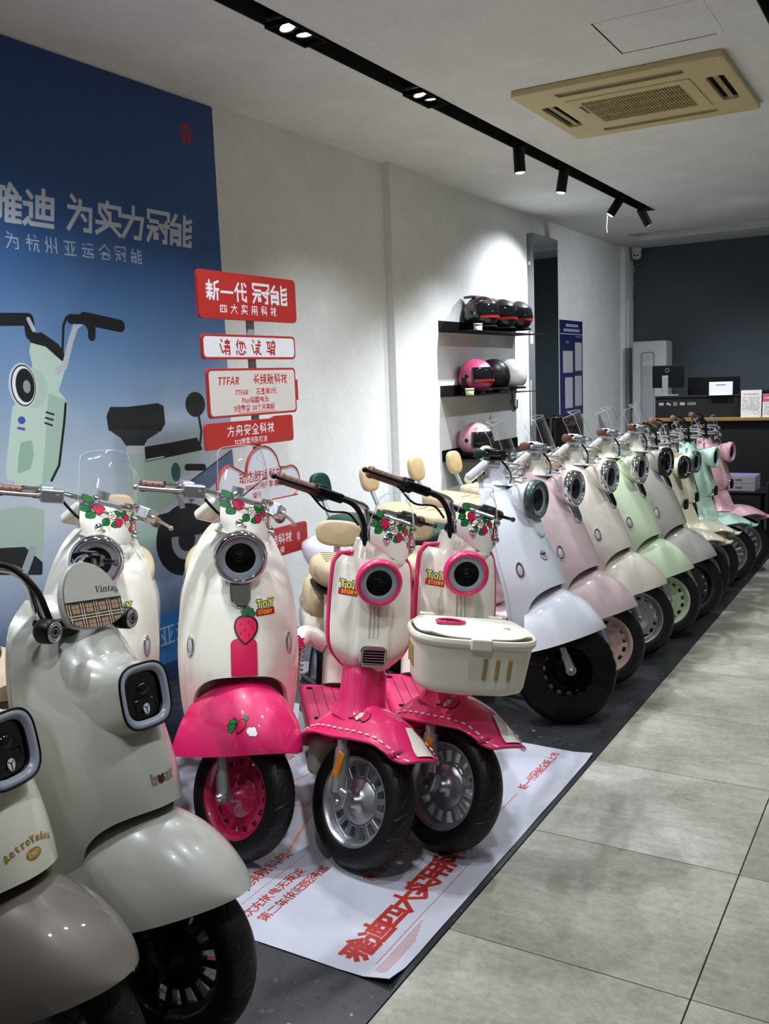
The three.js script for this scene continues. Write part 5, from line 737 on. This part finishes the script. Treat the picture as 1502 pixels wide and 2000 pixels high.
helmet([HX, 0.79, -6.45], hf, { mat: scribble(['#d79aa8', '#8a4a2c', '#26407c', '#c98d9c', '#d79aa8'], '#d79aa8'), open: true, wing: false, film: false, label: 'pale pink open helmet with a small painted picture on bottom shelf' });
for (const [y, z, l, lid] of [[1.735, -6.44, 'small white tub standing on the top shelf', 0xd9d8cf], [1.265, -6.27, 'small green and white tub standing on the middle shelf', 0x9fb36a]]) {
  const t = thing('plastic_tub', l, 'tub', [WX + 0.2, y, z + 0.03], 0, 'small tubs on the shelves'); part(t, 'tub_body', lathe([[0, 0], [0.027, 0], [0.03, 0.004], [0.032, 0.04], [0, 0.04]], 24), plain(lid, 0.5)); part(t, 'tub_lid', lathe([[0, 0.053], [0.032, 0.053], [0.0335, 0.05], [0.0335, 0.038], [0, 0.038]], 24), plain(0xe4e4e0, 0.4));
}
{ const tg = part(strapHelmet, 'chin_strap', tube([[-0.06, 0.03, 0.06], [-0.1, -0.02, 0.1], [-0.1, -0.1, 0.11], [-0.07, -0.13, 0.12], [-0.05, -0.06, 0.11]], 0.005, 24, 6), M.matte); part(tg, 'price_tag', rbox(0.05, 0.1, 0.003, 0.003, -0.12, -0.08, 0.11).rotateZ(0.2), plain(0x2c2d30, 0.6)); }
// ================= MIRROR, NOTICE BOARD, DOME CAMERA =================
{ const t = thing('wall_mirror', 'tall narrow mirror with a worn silver edge on the left wall', 'mirror', [WX, 0.25, -8.21]); part(t, 'backing', box(0.001, 0.055, 0, 2.37, -0.31, 0.31), plain(0x6f7173, 0.5)); part(t, 'mirror_glass', box(0.0555, 0.058, 0.006, 2.364, -0.3, 0.304), new THREE.MeshStandardMaterial({ color: 0xb6bebf, metalness: 1, roughness: 0.02 })); part(t, 'peeling_tape', join([box(0.02, 0.045, 1.42, 1.52, 0.3102, 0.3112), box(0.01, 0.03, 2.1, 2.13, 0.3102, 0.3112), box(0.012, 0.024, 0.7, 1.1, 0.3102, 0.311)]), plain(0xd9d9d4, 0.6)); }
{ const t = thing('notice_board', 'navy blue notice board with four papers on the left wall', 'board', [WX, 0, -9.0], PI / 2); // local x along -z
  const tex = canvasTex(420, 600, (x, w, h) => { x.fillStyle = '#171b52'; x.fillRect(0, 0, w, h); x.fillStyle = '#b9bfd6'; x.fillRect(0, 82, w, 5); seedV = 5; for (let k = 0; k < 10; k++) { x.fillRect(96 + k * 24, 22, 16, 18); } for (let k = 0; k < 13; k++) x.fillRect(58 + k * 24, 52, 16, 18); x.globalAlpha = 0.6; for (let k = 0; k < 12; k++) x.fillRect(90 + k * 20, 562, 12, 14); x.fillRect(90, 130, 60, 12); x.fillRect(280, 96, 110, 8); });
  part(t, 'board', planar(box(-0.31, 0.33, 0.98, 1.91, 0.001, 0.014), -0.31, 0.33, 0.98, 1.91), new THREE.MeshStandardMaterial({ map: tex, roughness: 0.4 }));
  for (const [x, y, w, h] of [[-0.12, 1.51, 0.28, 0.21], [0.19, 1.56, 0.2, 0.28], [-0.1, 1.21, 0.22, 0.3], [0.18, 1.22, 0.21, 0.3]]) part(t, 'paper', rbox(w, h, 0.002, 0.001, x, y, 0.0165, 1), plain(0xb4b5ba, 0.6)); }
{ const t = thing('security_camera', 'white dome security camera in the far wall corner', 'camera', [WX + 0.13, HC - 0.01, BZ + 0.14]); part(t, 'mount', lathe([[0, 0.01], [0.055, 0.01], [0.06, 0], [0.06, -0.03], [0.05, -0.045], [0, -0.045]], 28), plain(0xd3d4d3, 0.4)); const b = part(t, 'dome', new THREE.SphereGeometry(0.055, 24, 16).translate(0, -0.075, 0), plain(0xd3d4d3, 0.35)); for (const x of [-0.018, 0.018]) part(b, 'camera_lens', cyl(0.011, 0.011, 0.006, 16).rotateX(PI / 2).translate(x + 0.01, -0.085, 0.053), M.gloss); part(t, 'camera_cable', tube([[-0.03, -0.04, 0], [-0.05, -0.16, 0.0], [-0.02, -0.24, 0.01], [-0.06, -0.3, 0], [-0.03, -0.4, 0.01]], 0.004, 24, 6), plain(0xc9cac9, 0.5)); }
// ================= CEILING CASSETTE =================
{ const t = thing('ceiling_air_conditioner', 'yellowed square cassette air conditioner in the ceiling', 'air conditioner', [-1.378, HC, -5.035]); const Y = new THREE.MeshStandardMaterial({ color: 0xdccb98, roughness: 0.5, map: wallTex }); const hw = 0.5, hd = 0.51;
  const s = rrect(2 * hw, 2 * hd, 0.02), holes = [[0, 0.39, 0.62, 0.08], [0, -0.39, 0.62, 0.08], [-0.41, 0, 0.09, 0.46], [0.41, 0, 0.09, 0.46]]; for (const [a, b, w, h] of holes) s.holes.push(rrect(w, h, 0.02, a, b)); s.holes.push(rrect(0.62, 0.56, 0.02, 0, 0));
  part(t, 'panel', slab(s, 0.022, 0.004, 6).rotateX(PI / 2).translate(0, -0.005, 0), Y); part(t, 'duct', box(-0.46, 0.46, -0.012, -0.002, -0.46, 0.46), M.matte);
  const gr = part(t, 'intake_grille', slab((() => { const q = rrect(0.61, 0.55, 0.018); q.holes.push(rrect(0.5, 0.43, 0.008)); return q; })(), 0.012, 0.002, 4).rotateX(PI / 2).translate(0, -0.022, 0), Y);
  for (let k = 0; k < 34; k++) part(gr, 'grille_slat', once('acslat', () => box(-0.0018, 0.0018, -0.035, -0.022, -0.215, 0.215)), Y).position.x = -0.25 + (k + 0.5) * 0.5 / 34;
  part(gr, 'grille_rib', join([-0.1, 0.03, 0.14].map((z) => box(-0.25, 0.25, -0.033, -0.026, z - 0.002, z + 0.002))), Y);
  for (const [a, b, w, h] of holes) part(t, 'louvre', (w > h ? box(a - w / 2 + 0.012, a + w / 2 - 0.012, -0.024, -0.018, b - 0.006, b + 0.01) : box(a - 0.012, a + 0.012, -0.024, -0.018, b - h / 2 + 0.02, b + h / 2 - 0.02)), plain(0xa79a72, 0.5));
  part(t, 'maker_label', box(-0.27, -0.255, -0.0375, -0.036, 0.02, 0.16), plain(0x39435c, 0.4)); }
// ================= COUNTER AND THE BACK OF THE SHOP =================
const charcoal = plain(0x1b1b1c, 0.55);
{ const t = thing('reception_counter', 'black reception counter with a thin wooden ledge', 'counter', [-1.3, 0, -9.35]); const W = 1.15;
  part(t, 'front_panel', box(-W, 1.6, 0.0, 0.905, 0.1, 0.15), charcoal); part(t, 'ledge', box(-W, 1.6, 0.905, 0.93, 0.0, 0.19), plain(0x8a6a36, 0.5), 'wooden ledge'); part(t, 'upper_panel', box(-1.1, 1.6, 0.93, 1.125, -0.02, 0.03), charcoal); part(t, 'worktop', box(-1.1, 1.6, 0.7, 0.735, -0.6, -0.02), charcoal); part(t, 'end_panel', box(-W, -W + 0.04, 0, 0.905, -0.6, 0.1), charcoal); part(t, 'counter_cap', box(-1.1, 1.6, 1.125, 1.14, -0.24, 0.04), charcoal);
  part(t, 'payment_marks', planar(new THREE.PlaneGeometry(0.36, 0.05).translate(-0.89, 1.065, 0.0312), -1.07, -0.71, 1.04, 1.09), decal(400, 56, (x, w, h) => { x.clearRect(0, 0, w, h); x.fillStyle = '#8b8f90'; x.strokeStyle = '#8b8f90'; x.fillRect(6, 12, 52, 32); x.beginPath(); x.ellipse(104, 26, 18, 14, 0, 0, 7); x.fill(); x.beginPath(); x.ellipse(124, 36, 13, 10, 0, 0, 7); x.fill(); x.lineWidth = 5; x.strokeRect(164, 12, 34, 32); x.fillRect(172, 22, 18, 14); x.beginPath(); x.roundRect(228, 12, 56, 32, 14); x.fill(); x.font = 'italic bold 42px sans-serif'; x.fillText('VISA', 304, 44); })); }
function monitor(pos, turn, w, h, label) { const t = thing('computer_monitor', label, 'monitor', pos, turn, 'monitors on the counter'); const s = part(t, 'screen_housing', rbox(w, h, 0.025, 0.006, 0, 0.05 + h / 2 + 0.03, 0), M.black); part(s, 'back_badge', new THREE.TorusGeometry(0.018, 0.003, 6, 24).translate(-0.01, h * 0.72 + 0.09, 0.0135), plain(0x6c6e70, 0.4)); part(t, 'stand', join([rbox(0.06, 0.2, 0.02, 0.008, -0.03, 0.1, 0.03), rbox(0.2, 0.012, 0.16, 0.005, 0, 0.006, 0.0)]), plain(0x77797b, 0.4)); }
monitor([-2.31, 1.14, -9.46], 0.25, 0.3, 0.22, 'black monitor turned away on the left end of the counter');
monitor([-1.93, 0.735, -9.72], -0.05, 0.5, 0.5, 'wide black monitor standing lower behind the counter');
{ const t = thing('code_stand', 'white payment card stand on the counter before the wide monitor', 'card stand', [-1.78, 1.14, -9.3]); part(t, 'card', rbox(0.215, 0.125, 0.006, 0.003, 0, 0.0625, 0), plain(0xcfd0d2, 0.4)); part(t, 'header_line', box(-0.045, 0.045, 0.092, 0.1, 0.003, 0.0036), plain(0x55575a, 0.6)); part(t, 'foot', box(-0.1, 0.1, 0, 0.004, -0.04, 0.03), plain(0xcfd0d2, 0.4)); }
const paperTex = (head) => new THREE.MeshStandardMaterial({ roughness: 0.5, map: canvasTex(200, 260, (x, w, h) => { x.fillStyle = '#c9c5c2'; x.fillRect(0, 0, w, h); if (head) { x.fillStyle = '#a2545c'; x.fillRect(0, 0, w, 92); x.fillStyle = '#d9c4c4'; for (let k = 0; k < 8; k++) x.fillRect(20 + k * 20, 40, 13, 14); } else { x.fillStyle = '#a33a30'; for (let k = 0; k < 8; k++) x.fillRect(24 + k * 19, 34, 13, 10); } x.fillStyle = '#5a5a5c'; seedV = 61; for (let r = 0; r < 9; r++) for (let k = 0; k < 12; k++) if (rnd() < 0.85) x.fillRect(18 + k * 14, (head ? 110 : 66) + r * 15, 9, 7); if (!head) { x.strokeStyle = '#4c5560'; x.lineWidth = 3; x.beginPath(); x.ellipse(150, 214, 28, 16, 0, 0, 7); x.stroke(); } }) });
for (const [x, w, h, hd, l] of [[-1.5, 0.18, 0.25, false, 'white printed notice in an acrylic holder leaning on the counter'], [-1.3, 0.2, 0.215, true, 'notice with a dusty red heading beside the white notice']]) { const t = thing('paper_notice', l, 'notice', [x, 0.931, -9.25], 0, 'notices on the counter ledge'); part(t, 'sheet', planar(box(-w / 2, w / 2, 0, h, 0, 0.004), -w / 2, w / 2, 0, h), paperTex(hd)).rotation.x = -0.06; part(t, 'holder_foot', box(-w / 2, w / 2, 0, 0.004, -0.02, 0.05), M.glass); }
{ const t = thing('card_reader', 'small black terminal on the counter behind the notices', 'terminal', [-1.39, 1.14, -9.4]); part(t, 'terminal_body', rbox(0.1, 0.035, 0.12, 0.01, 0, 0.0175, 0), M.black); part(t, 'terminal_screen', rbox(0.07, 0.004, 0.05, 0.002, 0, 0.037, -0.02), M.gloss); }
{ const t = thing('floor_air_conditioner', 'white column air conditioner standing in the back corner', 'air conditioner', [-2.79, 0, -10.7]); part(t, 'cabinet', rbox(0.38, 1.72, 0.3, 0.03, 0, 0.86, 0), plain(0xc4c6c6, 0.4)); part(t, 'air_outlet', slab((() => { const s = rrect(0.15, 1.5, 0.03, 0, 0.85); s.holes.push(rrect(0.13, 1.48, 0.025, 0, 0.85)); return s; })(), 0.006, 0.001).translate(-0.01, 0, 0.15), plain(0x8e9294, 0.5)); part(t, 'outlet_panel', box(-0.075, 0.055, 0.12, 1.45, 0.15, 0.154), plain(0xa8acae, 0.4)); part(t, 'display', box(-0.07, 0.05, 1.5, 1.56, 0.1505, 0.153), plain(0xb6babb, 0.2)); }
{ const t = thing('side_table', 'low black table past the far end of the scooter row', 'table', [-1.38, 0, -7.95]); part(t, 'table_top', rbox(0.5, 0.025, 0.42, 0.006, 0, 0.405, 0), M.black); for (const [x, z] of [[-0.22, -0.18], [0.22, -0.18], [-0.22, 0.18], [0.22, 0.18]]) part(t, 'leg', box(x - 0.014, x + 0.014, 0, 0.393, z - 0.014, z + 0.014), M.black); }
for (const [y, l, c] of [[0.4175, 'lower of two flat white boxes stacked on the black table', 0xb9bdba], [0.4785, 'upper of two flat white boxes stacked on the black table, lilac lid', 0xc9bfc6]]) { const t = thing('flat_box', l, 'box', [-1.34, y, -7.9], 0, 'flat boxes on the low table'); part(t, 'carton', rbox(0.24, 0.06, 0.24, 0.006, 0, 0.03, 0), plain(c, 0.4)); part(t, 'printed_mark', box(-0.03, 0.02, 0.022, 0.038, 0.1201, 0.1206), plain(0x6e6a72, 0.5)); if (c === 0xc9bfc6) part(t, 'lid_print', box(-0.118, 0.118, 0.0601, 0.0608, -0.118, 0.118), plain(0x8a83b4, 0.35)); }
{ const t = thing('drink_bottle', 'green bottle standing on the low black table beside the boxes', 'bottle', [-1.5, 0.4175, -7.82]); part(t, 'bottle_body', lathe([[0, 0], [0.028, 0], [0.031, 0.006], [0.031, 0.11], [0.026, 0.135], [0.013, 0.16], [0.012, 0.175], [0, 0.175]], 24), new THREE.MeshPhysicalMaterial({ color: 0x4f8f22, roughness: 0.2, transmission: 0.3, thickness: 0.02 })); part(t, 'cap', cyl(0.014, 0.014, 0.018, 18).translate(0, 0.183, 0), plain(0x2d6b1e, 0.4)); part(t, 'bottle_label', lathe([[0.0314, 0.035], [0.0314, 0.095]], 24), plain(0x7fb044, 0.5)); }
{ const t = thing('black_armchair', 'black leather armchair at the right edge past the boxes', 'armchair', [-0.62, 0, -7.55]); const L = plain(0x0c0c0d, 0.35); part(t, 'armrest', rbox(0.16, 0.56, 0.7, 0.05, -0.36, 0.3, 0), L); part(t, 'armrest', rbox(0.16, 0.56, 0.7, 0.05, 0.36, 0.3, 0), L); part(t, 'seat_cushion', rbox(0.56, 0.22, 0.6, 0.05, 0, 0.31, 0.02), L); part(t, 'backrest', rbox(0.58, 0.5, 0.16, 0.06, 0, 0.55, -0.3), L); part(t, 'base_frame', rbox(0.8, 0.14, 0.62, 0.02, 0, 0.1, 0), L); for (const [x, z] of [[-0.34, -0.25], [0.34, -0.25], [-0.34, 0.25], [0.34, 0.25]]) part(t, 'leg', cyl(0.018, 0.022, 0.035).translate(x, 0.0175, z), M.steel); }
{ const t = thing('swivel_chair', 'black swivel chair with a silver armrest by the wall mirror', 'chair', [-2.7, 0, -7.75], 0.6); part(t, 'chair_back', rbox(0.3, 0.4, 0.09, 0.09, 0, 0.84, -0.2, 6), M.gloss); part(t, 'chair_seat', rbox(0.44, 0.08, 0.42, 0.035, 0, 0.48, 0), M.black); part(t, 'gas_post', cyl(0.025, 0.025, 0.36).translate(0, 0.27, 0), M.steel); part(t, 'armrest', join([rod([0.24, 0.5, -0.02], [0.24, 0.7, -0.05], 0.014), rbox(0.05, 0.03, 0.24, 0.012, 0.24, 0.71, 0)]), M.silver); for (let k = 0; k < 5; k++) { const a = k / 5 * 2 * PI; part(t, 'base_arm', join([rod([0, 0.1, 0], [Math.cos(a) * 0.27, 0.065, Math.sin(a) * 0.27], 0.018, 0.013), new THREE.SphereGeometry(0.028, 12, 10).translate(Math.cos(a) * 0.27, 0.028, Math.sin(a) * 0.27)]), M.black); } }
{ const t = thing('red_wall_sign', 'red sign at the right edge of the dark back wall', 'sign', [-1.5, 1.95, BZ]); part(t, 'sign_letter', slab((() => { const s = new THREE.Shape(); s.absellipse(0.08, 0.05, 0.12, 0.16, 0, 2 * PI); return s; })(), 0.06, 0.006, 20).translate(0.06, 0.1, 0.02), paint(0xb0121a)); part(t, 'sign_backing', box(-0.02, 0.1, 0, 0.2, 0, 0.022), charcoal); }
renderer.render(scene, camera);
